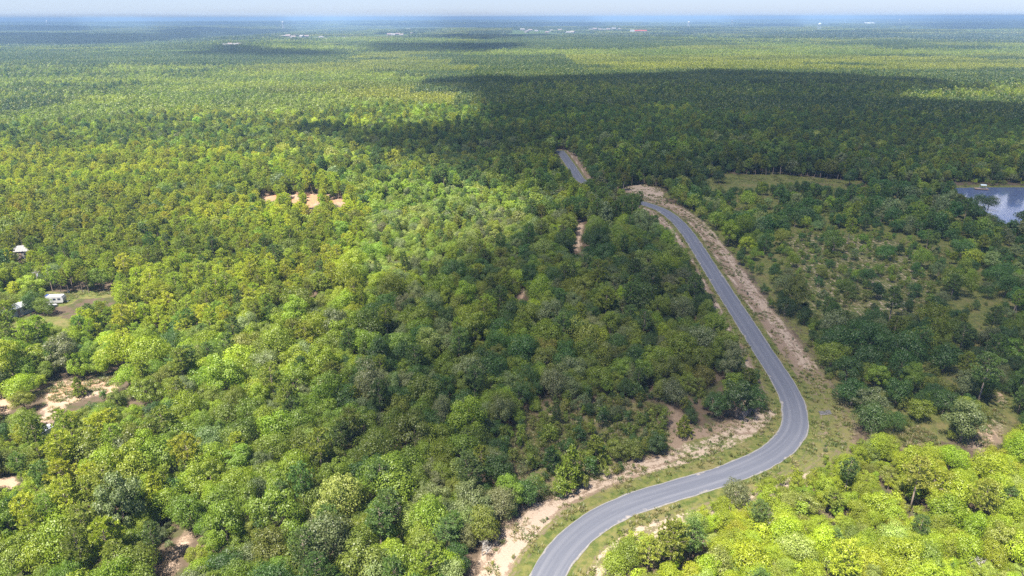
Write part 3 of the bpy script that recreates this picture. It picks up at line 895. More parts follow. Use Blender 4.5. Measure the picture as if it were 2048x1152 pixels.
# trees set by hand, read off the photograph: x, y of the foot, kind, crown radius in metres, tint, note
MANUAL = [(1472, 838, 'oak', 4.6, 'deep green', 'on the inside of the road bend'), (1432, 832, 'oak', 3.6, 'deep green', None), (1508, 818, 'oak', 3.3, 'deep green', None), (1462, 800, 'oak', 3.6, 'mid green', None),
          (1343, 806, 'oak', 3.7, 'grey-green', 'beside the sandy gap inside the bend'), (1381, 846, 'oak', 2.1, 'deep green', None), (1408, 770, 'oak', 3.2, 'olive green', None),
          (1366, 872, 'young_pine', 1.6, 'pine olive', None), (1312, 908, 'oak', 2.9, 'deep green', None), (1262, 918, 'oak', 2.7, 'olive green', None), (1228, 920, 'oak', 2.6, 'olive green', None),
          (1140, 972, 'young_pine', 2.6, 'pine olive', None), (1190, 932, 'young_pine', 2.2, 'pine olive', None), (1100, 940, 'young_pine', 1.6, 'pine green', None),
          (1455, 492, 'oak', 4.8, 'bright green', 'at the edge of the sandy strip right of the road'), (1490, 508, 'oak', 3.4, 'yellow-green', None),
          (1920, 884, 'oak', 5.0, 'grey-green', 'standing alone by the sandy clearing'), (1742, 870, 'oak', 3.8, 'deep green', None), (1738, 838, 'oak', 3.9, 'grey-green', None), (1835, 842, 'oak', 3.5, 'mid green', None),
          (1702, 812, 'oak', 4.6, 'deep green', None), (1690, 770, 'oak', 4.4, 'deep green', None), (1790, 812, 'oak', 3.9, 'deep green', None), (1885, 745, 'oak', 4.6, 'deep green', None), (1660, 735, 'oak', 4.0, 'mid green', None),
          (1905, 588, 'oak', 5.4, 'mid green', None), (1752, 598, 'oak', 3.2, 'deep green', None), (1690, 590, 'oak', 3.0, 'mid green', None), (1658, 536, 'oak', 2.1, 'deep green', None), (1770, 520, 'oak', 4.2, 'deep green', None), (1990, 575, 'oak', 4.2, 'deep green', None), (1920, 520, 'oak', 4.6, 'deep green', None),
          (1437, 366, 'oak', 4.0, 'deep green', 'standing alone in the meadow'), (1698, 372, 'oak', 5.0, 'deep green', None),
          (1470, 1008, 'oak', 2.9, 'grey-green', None), (1612, 1030, 'oak', 2.5, 'olive green', None), (1838, 950, 'pine', 2.3, 'pine olive', None), (1300, 1085, 'pine', 1.8, 'pine olive', None), (1345, 1075, 'pine', 2.0, 'pine olive', None),
          (1385, 1062, 'pine', 1.9, 'pine green', None), (1975, 975, 'pine', 2.2, 'pine olive', None), (1690, 1120, 'pine', 2.2, 'pine yellow', None), (1250, 1135, 'oak', 3.0, 'mid green', None), (1228, 1150, 'oak', 2.6, 'mid green', None), (2035, 930, 'oak', 3.6, 'bright green', None),
          (1975, 420, 'oak', 3.6, 'deep green', None), (1955, 412, 'oak', 3.0, 'deep green', None), (2045, 448, 'oak', 3.4, 'deep green', None),
          (45, 800, 'oak', 3.6, 'bright green', None), (52, 822, 'oak', 2.6, 'bright green', None), (160, 792, 'young_pine', 1.4, 'pine olive', 'in the sandy clearing'), (300, 810, 'oak', 4.2, 'mid green', None)]
man_px = np.array([(a[0], a[1]) for a in MANUAL], float)
man_g = px2g(man_px[:, 0], man_px[:, 1])
for q_, a in enumerate(MANUAL):
    if a[2] == 'pine': man_g[q_] = np.r_[px2g(a[0], a[1], .72 * 11 * a[3] / 2.1)[:2], 0]
for (x, y, kind, R, tn, note), g in zip(MANUAL, man_g):
    base = {'oak': 3.0, 'pine': 2.1, 'young_pine': 1.4}[kind]
    TREES.append(dict(kind=kind, p=g, s=R / base, rot=random.uniform(0, 6.28), ti=PI_[tn], note=note, proto=random.randrange(len(PROTO[kind])), man=True))
mr = np.array([a[3] for a in MANUAL])
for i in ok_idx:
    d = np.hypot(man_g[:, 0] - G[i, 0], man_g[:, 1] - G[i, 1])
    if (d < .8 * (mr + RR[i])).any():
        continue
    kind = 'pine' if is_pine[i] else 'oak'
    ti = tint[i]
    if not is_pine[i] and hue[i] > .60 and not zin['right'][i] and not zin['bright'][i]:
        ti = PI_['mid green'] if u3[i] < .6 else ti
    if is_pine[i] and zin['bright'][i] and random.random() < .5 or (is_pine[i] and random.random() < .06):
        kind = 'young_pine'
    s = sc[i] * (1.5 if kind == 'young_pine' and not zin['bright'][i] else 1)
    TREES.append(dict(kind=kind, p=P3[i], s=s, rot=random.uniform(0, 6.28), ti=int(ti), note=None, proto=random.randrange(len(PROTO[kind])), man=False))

# shrubs in the gaps and the open ground
S = grid(2.5, 55, 620)
nS = len(S)
zs = {k: inside(v, S) for k, v in ZG.items()}
ks = np.full(nS, .30)
for k, v in (('right', .20), ('plant', 0), ('pine', .05), ('pine2', .06), ('bright', .65), ('open', .30), ('scrub', .85), ('pale', .25)):
    ks = np.where(zs[k], v, ks)
ssc = np.clip(RNG.normal(.95, .3, nS), .4, 1.8) * np.where(zs['open'], 1.05, 1) * np.where(zs['scrub'], 1.1, 1)
S3 = np.c_[S, np.zeros(nS)]
ii = np.where((RNG.random(nS) < ks) & ~inside(POND_G, S) & (seg_dist(CEN[::3], S, False) > 4.0))[0]
ii = ii[~covers(S3[ii], 1.9 * ssc[ii], 1.1 * ssc[ii])]
us = RNG.random(nS)
st_ = pick(us, [('mid green', 32), ('olive green', 30), ('deep green', 15), ('bright green', 15), ('grey-green', 8)])
st_ = np.where(zs['bright'], pick(us, [('yellow-green', 55), ('bright green', 30), ('golden green', 15)]), st_)
st_ = np.where(zs['right'] | zs['scrub'], pick(us, [('olive green', 40), ('deep green', 25), ('mid green', 25), ('grey-green', 10)]), st_)
for i in ii:
    TREES.append(dict(kind='shrub', p=S3[i], s=ssc[i], rot=random.uniform(0, 6.28), ti=int(st_[i]), note=None, proto=random.randrange(4), man=False))
# a few weeds and seedlings on the open verges
vg = poly_g(V_ROAD); lo, hi = vg.min(0), vg.max(0)
W = RNG.uniform(lo, hi, (2600, 2)); W = W[inside(vg, W) & (seg_dist(CEN[::3], W, False) > 4.4)]
W = W[RNG.random(len(W)) < .5]
for q in W:
    TREES.append(dict(kind='shrub', p=np.r_[q, 0], s=float(np.clip(RNG.normal(.26, .12), .12, .7)), rot=random.uniform(0, 6.28), ti=PI_[random.choice(['olive green', 'mid green', 'deep green', 'olive green'])], note=None, proto=random.randrange(4), man=False))

# sizes in the picture
_tp = np.array([t['p'][:2] for t in TREES])
_st = fbm(_tp[:, 0] / 55 + 3, _tp[:, 1] / 42, 141, 3)
for t, st0 in zip(TREES, _st):
    pr = PROTO[t['kind']][t['proto']]
    t['h'] = pr['h'] * t['s']; t['R'] = pr['R'] * t['s']
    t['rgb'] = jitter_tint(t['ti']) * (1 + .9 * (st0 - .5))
PP = np.array([t['p'] + np.array([0, 0, t['h'] * .6]) for t in TREES])
PX = g2px(PP)
for t, q in zip(TREES, PX):
    t['px'] = q[:2]; t['size'] = t['R'] * FPX / q[2]; t['inf'] = 4 < q[0] < 2044 and 20 < q[1] < 1148
single = set()
for kind in (('oak',), ('pine', 'young_pine'), ('shrub',)):
    c_ = [i for i, t in enumerate(TREES) if t['kind'] in kind and t['inf']]
    if kind == ('shrub',):   # those that stand clear of taller crowns
        tall = np.array([(t['p'][0], t['p'][1], t['R']) for t in TREES if t['kind'] in ('oak', 'pine')])
        c2 = []
        for i in c_:
            t = TREES[i]
            if t['size'] < 5: continue
            d = np.hypot(tall[:, 0] - t['p'][0], tall[:, 1] - t['p'][1] + 2.0)
            if (d > tall[:, 2] + 1.0).all(): c2.append(i)
        c_ = c2
    c_.sort(key=lambda i: -TREES[i]['size'] - (1000 if TREES[i]['man'] else 0))
    single |= set(c_[:300])

# ------------------------------------------------------------------ the woods as stuff (geometry nodes)
def instancer(name, pts, idx_, rot, scl, tints, protos, mats_ok=True, **props):
    me = bpy.data.meshes.new(name)
    me.vertices.add(len(pts)); me.vertices.foreach_set('co', np.asarray(pts, np.float32).ravel())
    iattr(me, 'pidx', idx_); vattr(me, 'prot', rot); vattr(me, 'pscl', scl)
    if tints is not None: vattr(me, 'tint', tints)
    me.update()
    o = link(name, me, **props)
    pc_ = bpy.data.collections.new(name + '_shapes')
    for k, pm_ in enumerate(protos):
        ob = bpy.data.objects.new(f'{name}_shape_{k:03d}', pm_)
        pc_.objects.link(ob)
    ng = bpy.data.node_groups.new(name, 'GeometryNodeTree')
    ng.interface.new_socket('Geometry', in_out='INPUT', socket_type='NodeSocketGeometry')
    ng.interface.new_socket('Geometry', in_out='OUTPUT', socket_type='NodeSocketGeometry')
    gi = ng.nodes.new('NodeGroupInput'); go = ng.nodes.new('NodeGroupOutput')
    ip = ng.nodes.new('GeometryNodeInstanceOnPoints')
    ci = ng.nodes.new('GeometryNodeCollectionInfo')
    ci.inputs['Collection'].default_value = pc_
    ci.inputs['Separate Children'].default_value = True
    ci.inputs['Reset Children'].default_value = True
    ip.inputs['Pick Instance'].default_value = True
    def na(nm, typ):
        n = ng.nodes.new('GeometryNodeInputNamedAttribute'); n.data_type = typ; n.inputs['Name'].default_value = nm
        return n.outputs['Attribute']
    ng.links.new(gi.outputs[0], ip.inputs['Points'])
    ng.links.new(ci.outputs[0], ip.inputs['Instance'])
    ng.links.new(na('pidx', 'INT'), ip.inputs['Instance Index'])
    ng.links.new(na('prot', 'FLOAT_VECTOR'), ip.inputs['Rotation'])
    ng.links.new(na('pscl', 'FLOAT_VECTOR'), ip.inputs['Scale'])
    ng.links.new(ip.outputs[0], go.inputs[0])
    md = o.modifiers.new('scatter', 'NODES'); md.node_group = ng
    return o

def stuff_of(name, kinds_near, kinds_mid, lab, cat):
    rest = [t for i, t in enumerate(TREES) if i not in single and t['kind'] in kinds_near]
    protos = []; off = {}
    for k in kinds_near:
        off[k] = len(protos); protos += [p_['jm'] for p_ in PROTO[k]]
    for k in kinds_mid:
        off[k] = len(protos); protos += [p_['jm'] for p_ in PROTO[k]]
    ids = []
    for t in rest:
        k = t['kind']
        if np.hypot(*t['p'][:2]) > 300 and k + '_mid' in off: k = k + '_mid'
        ids.append(off[k] + t['proto'])
    sx = RNG.uniform(.82, 1.22, (len(rest), 1)); s_ = np.array([t['s'] for t in rest])[:, None]
    instancer(name, [t['p'] for t in rest], ids, np.array([(RNG.normal(0, .07), RNG.normal(0, .07), t['rot']) for t in rest]), np.hstack([s_ * sx * (.86 if 'pine' in name else 1), s_ / sx * (.86 if 'pine' in name else 1), s_ * RNG.uniform(.92, 1.42, (len(rest), 1)) * (.8 if 'pine' in name else 1)]),
              np.array([t['rgb'] for t in rest]), protos, kind='stuff', label=lab, category=cat)
stuff_of('oak_woodland', ('oak',), ('oak_mid',), 'mass of broadleaf oak canopy filling the middle distance', 'woodland')
stuff_of('pine_woodland', ('pine', 'young_pine'), ('pine_mid',), 'mass of pines filling the left and far middle distance', 'woodland')
stuff_of('undergrowth', ('shrub',), (), 'low scrub and weeds between the trees and on verges', 'scrub')

# ------------------------------------------------------------------ the single trees
def where(t):
    x, y = t['px']; g = t['p'][:2]
    if inside(ZG['bright'], g[None])[0]: return 'in bright thicket'
    if inside(ZG['open'], g[None])[0]: return 'in open scrub'
    if inside(ZG['right'], g[None])[0]: return 'across the road'
    if inside(ZG['scrub'], g[None])[0]: return 'in low scrub'
    d = seg_dist(CEN[::4], g[None], False)[0]
    if d < 16: return 'at roadside'
    if x < 700: return 'in wood'
    return 'in wood'
ORD = ['', 'second', 'third', 'fourth', 'fifth', 'sixth', 'seventh', 'eighth', 'ninth', 'tenth', 'eleventh', 'twelfth', 'thirteenth', 'fourteenth', 'fifteenth', 'sixteenth', 'seventeenth', 'eighteenth', 'nineteenth', 'twentieth'] + ['twenty-' + w for w in ('first', 'second', 'third', 'fourth', 'fifth', 'sixth', 'seventh', 'eighth', 'ninth')] + ['thirtieth'] + ['thirty-' + w for w in ('first', 'second', 'third', 'fourth', 'fifth', 'sixth', 'seventh', 'eighth', 'ninth')] + ['fortieth'] * 60
ROWS = ['in the upper part', 'above mid-height', 'at mid-height', 'below mid-height', 'in the lower part', 'near the bottom', 'at the bottom edge']
COLS = ['far left', 'left', 'centre left', 'centre right', 'right', 'far right']
def look(t):
    kw = {'oak': 'oak tree', 'pine': 'pine tree', 'young_pine': 'young pine', 'shrub': 'shrub'}[t['kind']]
    tw = PWORD.get(PNAME[t['ti']], PNAME[t['ti']])
    lim = {'oak tree': (2.5, 3.3), 'pine tree': (9.2, 10.8), 'young pine': (4.2, 5.8), 'shrub': (.6, 1.1)}[kw]
    v = t['h'] if 'pine' in kw else t['R']
    return ('small', 'medium', 'large')[0 if v < lim[0] else 1 if v < lim[1] else 2], tw, kw
groups_ = {}
for i in single:
    t = TREES[i]; x, y = t['px']
    if t['note']: continue
    row = ROWS[int(np.clip(np.searchsorted([400, 520, 640, 780, 920, 1060], y), 0, 6))]
    colw = COLS[int(np.clip(x / 2048 * 6, 0, 5))]
    groups_.setdefault((look(t), row, colw, where(t)), []).append(i)
LABEL = {}
for (lk, row, colw, wh), ids in groups_.items():
    ids.sort(key=lambda i: TREES[i]['px'][0])
    for q_, i in enumerate(ids):
        L = ' '.join(lk)
        if len(ids) > 1:
            L = ('leftmost ' if q_ == 0 else ORD[q_] + ' ') + L + ('' if q_ == 0 else ' from left')
        LABEL[i] = L + ' ' + wh + ', ' + colw + ' ' + (row if len((L + wh + colw + row).split()) < 15 else row.replace('in the ', '').replace('at the ', '').replace('near the ', 'near '))
for i in list(LABEL):
    if len(LABEL[i].replace(',', ' ').replace('-', ' ').split()) > 16: LABEL[i] = LABEL[i].replace(' oak tree', ' oak').replace(' pine tree', ' pine').replace('bottom edge', 'bottom')
for i in single:
    if TREES[i]['note']: LABEL[i] = ' '.join(look(TREES[i])) + ' ' + TREES[i]['note']
MESHES = {}
for i in sorted(single):
    t = TREES[i]; k = t['kind']; pr = PROTO[k][t['proto']]
    key = (k, t['proto'])
    if key not in MESHES:
        MESHES[key] = (crown_mesh('crown', pr['V'], pr['F'], pr['lv']), pr['mb'].mesh('trunk', pr['bark'], True))
    nm, kw, cat, grp = {'oak': ('oak_tree', 'oak tree', 'oak tree', 'oak trees of the wood'), 'pine': ('pine_tree', 'pine tree', 'pine tree', 'pine trees of the wood'),
                        'young_pine': ('pine_tree', 'young pine', 'pine tree', 'pine trees of the wood'), 'shrub': ('shrub', 'shrub', 'shrub', 'shrubs in the gaps and on the verges')}[k]
    r = empty(nm, tuple(t['p']), t['rot'], label=LABEL[i], category=cat, group=grp)
    sx = random.uniform(.84, 1.18)
    r.scale = (t['s'] * sx, t['s'] / sx, t['s'] * (random.uniform(.9, 1.1) if t['man'] or 'pine' in k else random.uniform(.95, 1.4)))
    cr = bpy.data.objects.new('crown', MESHES[key][0]); COL.objects.link(cr); cr.parent = r; cr['tint'] = [float(v) for v in t['rgb']]
    tk = bpy.data.objects.new('stem' if k == 'shrub' else 'trunk', MESHES[key][1]); COL.objects.link(tk); tk.parent = r

# bare dead trees
for x, y, h, lab in [(492, 420, 6.0, 'pale grey leafless tree left of the orange sand gap'), (800, 1050, 6.0, 'grey leafless tree in the wood below the dark oaks'), (985, 660, 5.0, 'grey leafless tree in shaded wood near the bare track patch'),
                     (1075, 745, 4.5, 'grey leafless tree in the shaded centre of the wood'), (180, 870, 5.0, 'grey leafless tree right of the white shed roof'), (345, 985, 5.0, 'grey leafless tree among the lower left pines'),
                     (965, 1112, 4.5, 'grey leafless tree at the white sand roadside lower edge'), (1530, 1060, 5.0, 'grey leafless tree in the thicket below the road bend'), (1655, 1140, 4.0, 'grey leafless tree low in the bright thicket at the bottom edge'),
                     (1935, 1140, 6.5, 'tall grey leafless tree in the bright thicket at lower right'), (620, 745, 4.5, 'grey leafless tree in the sunny left wood'), (1130, 500, 4.0, 'grey leafless tree beside the short pale track'), (265, 530, 5.5, 'grey leafless tree behind the pine edge by the yard')]:
    g = px2g(x, y)
    tr, tw = twig_tree(int(x * 7 + y), h)
    r = empty('dead_tree', tuple(g), random.uniform(0, 6), label=lab, category='dead tree', group='bare dead trees')
    tr.build('trunk', M_DEAD, r); tw.build('twigs', M_DEAD, r)

# ------------------------------------------------------------------ distant forest, in blocks of many crowns
def patch_mesh(name, size, spacing, nq, ls, pal, pinef, seed, hs=1.0, dim=1.0):
    rng = np.random.default_rng(seed)
    g = np.arange(0, size, spacing) - size / 2 + spacing / 2
    X, Y = np.meshgrid(g, g); P = np.stack([X.ravel(), Y.ravel()], -1) + rng.uniform(-.48, .48, (len(g) ** 2, 2)) * spacing
    P = P[rng.random(len(P)) < .93]
    n = len(P); pine = rng.random(n) < pinef
    h = np.where(pine, rng.normal(10.5, 1.1, n), rng.normal(6.8, 1.1, n)) * hs; R = np.where(pine, spacing * .50, spacing * .66) * rng.uniform(.75, 1.2, n)
    zb = np.where(pine, h * .45, h * .12)
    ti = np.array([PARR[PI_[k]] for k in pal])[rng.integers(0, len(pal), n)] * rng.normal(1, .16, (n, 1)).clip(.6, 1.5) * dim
    d = unit(rng.normal(size=(n, nq, 3)) + np.array([0, 0, .45]))
    rad = rng.uniform(.7, 1.05, (n, nq, 1))
    zc = (zb + h) / 2; hz = (h - zb) / 2
    c = np.concatenate([P[:, None, :] + d[..., :2] * rad * R[:, None, None], (zc[:, None] + d[..., 2] * rad[..., 0] * hz[:, None])[..., None]], -1).reshape(-1, 3)
    nn = unit(d.reshape(-1, 3) + rng.normal(size=(n * nq, 3)) * .45)
    V, F = leaf_quads(c, nn, ls * rng.uniform(.7, 1.3, n * nq), rng, .8)
    me = mesh_from(name, V, F, [M_LEAF_FAR])
    vattr(me, 'tint', np.repeat(np.repeat(ti, nq, 0), 4, 0))
    lv = np.repeat(rng.uniform(.8, 1.2, n * nq), 4)
    vattr(me, 'leafvar', np.repeat(lv[:, None], 3, 1))
    return me
PAT = [(['pine yellow', 'pine olive', 'pine yellow'], .9), (['pine green', 'pine green', 'deep green', 'pine olive'], .85), (['mid green', 'bright green', 'deep green', 'olive green'], .15), (['bright green', 'yellow-green', 'pale green', 'mid green'], .05), (['pine olive', 'deep green', 'pine green', 'deep green'], .5)]
mid_protos = []; far_protos = []
for k, (pal, pf) in enumerate(PAT):
    for s_ in range(2):
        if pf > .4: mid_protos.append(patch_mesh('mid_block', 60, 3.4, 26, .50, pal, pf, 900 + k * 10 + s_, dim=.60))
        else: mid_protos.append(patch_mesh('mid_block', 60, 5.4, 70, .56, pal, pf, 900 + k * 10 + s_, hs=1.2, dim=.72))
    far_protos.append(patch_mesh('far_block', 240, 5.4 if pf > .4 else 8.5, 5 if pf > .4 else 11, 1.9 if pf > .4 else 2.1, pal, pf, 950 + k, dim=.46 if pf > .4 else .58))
def species(x, y):
    """which stand grows here"""
    n1 = fbm(x / 420 + 2, y / 230, 61, 3); n2 = fbm(x / 300, y / 260 + 5, 67, 3)
    px = g2px(np.stack([x, y, np.zeros_like(x)], -1))
    k = np.where(n1 > .53, np.where(n2 > .5, 0, 1), np.where(n2 > .56, 3, np.where(n2 > .46, 2, 4)))
    d = y
    k = np.where((d > 640) & (d < 790) & (px[:, 0] > 960), 1, k)
    k = np.where((d >= 790) & (d < 985) & (px[:, 0] > 1000), 2, k)
    k = np.where((d >= 985) & (d < 1230) & (px[:, 0] > 830), 1, k)
    k = np.where((d >= 1230) & (d < 1650) & (px[:, 0] > 500), np.where(n2 > .42, 0, 1), k)
    k = np.where((d > 1650) & (d < 2000) & (px[:, 0] > 900), 3, k)
    k = np.where((d > 800) & (d < 1250) & (px[:, 0] < 420), np.where(n2 > .5, 3, 2), k)
    k = np.where((d > 1350) & (d < 1850) & (px[:, 0] < 700), 1, k)
    return k
HPc = np.vstack([HP, EXTRA])
def clear_of_houses(x, y, back, rad):
    keep_ = np.ones(len(x), bool)
    for hp in HPc:
        dv = hp[:2] / np.hypot(*hp[:2])
        rel = np.stack([x - hp[0], y - hp[1]], -1)
        al = -(rel @ dv); ac = np.abs(rel @ np.array([dv[1], -dv[0]]))
        keep_ &= ~((al > -rad) & (al < back) & (ac < rad))
    return keep_
def cells(size, y0, y1, cond):
    xs = (np.arange(-int(y1 * .95 / size) - 2, int(y1 * .95 / size) + 3) + .5) * size
    ys = (np.arange(int(y0 // size), int(y1 // size) + 1) + .5) * size
    X, Y = np.meshgrid(xs, ys); X = X.ravel(); Y = Y.ravel()
    k = (np.abs(X) < .86 * Y + 120 + size) & cond(X, Y)
    return X[k], Y[k]
MIDR = 2880.0
def is_far(x, y):
    a = (np.floor(x / 240) + .5) * 240; b_ = (np.floor(y / 240) + .5) * 240
    return np.hypot(a, b_) > MIDR
X, Y = cells(CELL, 300, 3400, lambda x, y: cell_is_patch(x, y) & ~is_far(x, y))
k = clear_of_houses(X, Y, 90, 34); X, Y = X[k], Y[k]
sp = species(X, Y)
n = len(X)
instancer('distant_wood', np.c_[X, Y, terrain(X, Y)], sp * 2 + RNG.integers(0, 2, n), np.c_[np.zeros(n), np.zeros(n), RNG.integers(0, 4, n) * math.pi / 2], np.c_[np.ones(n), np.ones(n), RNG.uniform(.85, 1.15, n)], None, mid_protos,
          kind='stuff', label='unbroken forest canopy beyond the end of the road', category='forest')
X, Y = cells(240, 1000, 12000, lambda x, y: is_far(x, y) & (np.hypot(x, y) < 12500))
k = clear_of_houses(X, Y, 150, 90); X, Y = X[k], Y[k]; n = len(X)
X2, Y2 = cells(720, 11000, 34000, lambda x, y: np.hypot(x, y) >= 12500)
n2_ = len(X2)
XX = np.r_[X, X2]; YY = np.r_[Y, Y2]; nn_ = n + n2_
scl = np.r_[np.tile([1, 1, 1.0], (n, 1)), np.tile([3, 3, 1.3], (n2_, 1))]
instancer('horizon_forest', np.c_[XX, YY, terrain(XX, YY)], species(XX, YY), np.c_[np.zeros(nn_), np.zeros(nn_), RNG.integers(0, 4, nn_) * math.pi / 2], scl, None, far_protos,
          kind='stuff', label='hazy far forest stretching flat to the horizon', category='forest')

# ------------------------------------------------------------------ clouds, high above and out of the frame; their shadows lie on the wood
CLOUD_Z = 950.0
off = np.array([SUN_DIR.x, SUN_DIR.y]) / SUN_DIR.z * CLOUD_Z
SH_MAIN = [(2600, 868), (2048, 872), (1900, 908), (1700, 915), (1560, 950), (1440, 965), (1300, 985), (1120, 985), (1000, 985), (880, 960), (770, 920), (740, 850), (745, 770), (745, 680), (800, 610), (900, 560), (990, 520), (1075, 480), (1070, 430), (1000, 395), (930, 368), (850, 345), (760, 318), (640, 285), (590, 272), (780, 268), (940, 262), (962, 232), (948, 200), (850, 186), (835, 178), (930, 166), (1250, 160), (1420, 152), (1700, 161), (1950, 180), (2010, 190), (1830, 194), (1800, 203), (1860, 213), (2048, 222), (2600, 235)]
SH_FAR = [[(735, 104), (760, 98), (870, 98), (1030, 96), (1045, 103), (960, 112), (760, 112)], [(860, 82), (930, 74), (1090, 71), (1120, 77), (960, 88)],
          [(-300, 93), (-300, 72), (60, 68), (380, 68), (420, 78), (260, 92), (60, 92)], [(-300, 62), (-300, 54), (160, 56), (170, 62)], [(280, 62), (400, 57), (580, 59), (590, 67), (420, 74), (370, 70)],
          [(400, 50), (640, 50), (640, 52.5), (400, 52)], [(680, 53), (900, 46), (1180, 48), (1200, 55), (900, 56)], [(1440, 56), (1480, 50), (1590, 49), (1600, 56)], [(1700, 50), (1850, 47), (2300, 44), (2300, 63), (1900, 64), (1860, 58), (1720, 52)],
          [(-300, 46), (200, 44), (200, 47), (-300, 49)], [(340, 115), (480, 103), (620, 108), (700, 117), (560, 121), (400, 118)]]
def cloud_piece(poly, step, softw, thick, dens, seed, vary=False):
    lo = poly.min(0) - softw * 2; hi = poly.max(0) + softw * 2
    xs = np.arange(lo[0], hi[0] + step, step); ys = np.arange(lo[1], hi[1] + step, step)
    X, Y = np.meshgrid(xs, ys); P = np.stack([X.ravel(), Y.ravel()], -1)
    nz = (fbm(P[:, 0] / (softw * 2.2), P[:, 1] / (softw * 2.2), seed, 4) - .5) * softw * 1.3
    s = sdf(poly, P) + nz
    sw_ = softw * (1.25 - .8 * sm(260, 520, P[:, 1])) if vary else softw
    d = sm(-sw_ * .75, sw_ * .75, s)
    if vary: d = d * (1.0 + .10 * sm(300, 560, P[:, 1]))
    body = sm(-softw, softw * 3, s)
    lump = fbm(P[:, 0] / (softw * 3) + 4, P[:, 1] / (softw * 3), seed + 9, 4)
    top = CLOUD_Z + body * thick * (.5 + lump); bot = CLOUD_Z - 6 * body
    ok = (s > -softw).reshape(X.shape)
    ny, nx = X.shape
    I = np.arange(ny * nx).reshape(ny, nx)
    q = ok[:-1, :-1] & ok[1:, :-1] & ok[:-1, 1:] & ok[1:, 1:]
    F = np.stack([I[:-1, :-1], I[:-1, 1:], I[1:, 1:], I[1:, :-1]], -1)[q]
    V = np.vstack([np.c_[P + off, top], np.c_[P + off, bot]])
    F = np.vstack([F, F[:, ::-1] + ny * nx])
    u_, inv = np.unique(F, return_inverse=True)
    return V[u_], inv.reshape(F.shape), (np.r_[d, d] * dens)[u_]
cv, cf, cd = [], [], []; base = 0
for poly, st2, sw, th_, dn, sd_ in [(poly_g(SH_MAIN), 7, 26, 120, .46, 5)] + [(poly_g(q), max(30, .012 * poly_g(q)[:, 1].mean()), 45 + .012 * poly_g(q)[:, 1].mean(), 260, .60, 50 + k) for k, q in enumerate(SH_FAR)]:
    v_, f_, d_ = cloud_piece(poly, st2, sw, th_, dn, sd_, st2 == 7)
    cv.append(v_); cf.append(f_ + base); cd.append(d_); base += len(v_)
cme = mesh_from('clouds', np.vstack(cv), np.vstack(cf), smooth_=True)
fattr(cme, 'vapour', np.concatenate(cd))
m, nt, out = new_mat('cloud_vapour')
dn = attr_(nt, 'vapour').outputs['Fac']
tr = N(nt, 'ShaderNodeBsdfTransparent'); df = N(nt, 'ShaderNodeBsdfDiffuse'); tl_ = N(nt, 'ShaderNodeBsdfTranslucent')
df.inputs['Color'].default_value = (.9, .9, .9, 1); tl_.inputs['Color'].default_value = (.9, .9, .9, 1)
m1 = N(nt, 'ShaderNodeMixShader'); m1.inputs[0].default_value = .5
nt.links.new(df.outputs[0], m1.inputs[1]); nt.links.new(tl_.outputs[0], m1.inputs[2])
m2 = N(nt, 'ShaderNodeMixShader'); nt.links.new(dn, m2.inputs[0]); nt.links.new(tr.outputs[0], m2.inputs[1]); nt.links.new(m1.outputs[0], m2.inputs[2])
nt.links.new(m2.outputs[0], out.inputs['Surface'])
cme.materials.append(m)
link('clouds', cme, kind='stuff', label='broken cumulus clouds high above the forest', category='clouds')

# ------------------------------------------------------------------ the air
hz = MB().box(-43500, 43500, -4500, 44000, -10, 112)
m, nt, out = new_mat('haze_air')
pv = N(nt, 'ShaderNodeVolumePrincipled')
pv.inputs['Color'].default_value = (*HAZE_COLOR, 1); pv.inputs['Density'].default_value = HAZE_DENSITY
nt.links.new(pv.outputs[0], out.inputs['Volume'])
hz.build('haze', m, kind='stuff', label='thin blue summer haze over the forest', category='haze')

# ------------------------------------------------------------------ grass tufts on verges and clearings
def tuft(seed, n=16, h=.42):
    rng = np.random.default_rng(seed)
    V = []
    for _ in range(n):
        a = rng.uniform(0, 6.28); d = np.array([math.cos(a), math.sin(a), 0]); lean = rng.uniform(.2, .8)
        b0 = d * rng.uniform(0, .12); L = h * rng.uniform(.6, 1.2); w = np.array([-d[1], d[0], 0]) * .025
        tip = b0 + d * lean * L + np.array([0, 0, L * (1 - lean * .35)])
        mid = b0 + d * lean * L * .35 + np.array([0, 0, L * .6])
        V += [b0, mid + w, tip, mid - w]
    V = np.array(V)
    return crown_mesh('tuft', V, np.arange(len(V)).reshape(-1, 4), np.repeat(rng.uniform(.8, 1.2, n), 4))
tuft_protos = [tuft(k) for k in range(4)]
pts = []
def fill(poly_g_, n, off_road=3.3):
    lo, hi = poly_g_.min(0), poly_g_.max(0)
    Q = RNG.uniform(lo, hi, (n, 2)); Q = Q[inside(poly_g_, Q)]
    Q = Q[seg_dist(CEN[::3], Q, False) > off_road]
    d_ = fbm(Q[:, 0] / 4, Q[:, 1] / 4, 71, 3)
    return Q[RNG.random(len(Q)) < sm(.38, .62, d_) * .9 + .06]
pts = np.vstack([fill(poly_g(V_ROAD), 26000), fill(ZG['open'], 9000), fill(poly_g(V_CLEARL), 1200), fill(poly_g(V_YARD), 1500), fill(poly_g(V_YARD2), 900), fill(poly_g(V_CLR), 900), fill(poly_g(V_CLR2), 700), fill(ZG['scrub'], 3500), fill(poly_g(V_HILL), 900), fill(poly_g(V_MEADOW), 3000)])
n = len(pts)
tcol = np.array([(.10, .125, .022), (.16, .15, .04), (.21, .175, .075), (.075, .105, .018)])[RNG.integers(0, 4, n)] * RNG.uniform(.75, 1.25, (n, 1))
sc_ = RNG.uniform(.6, 1.6, (n, 1))
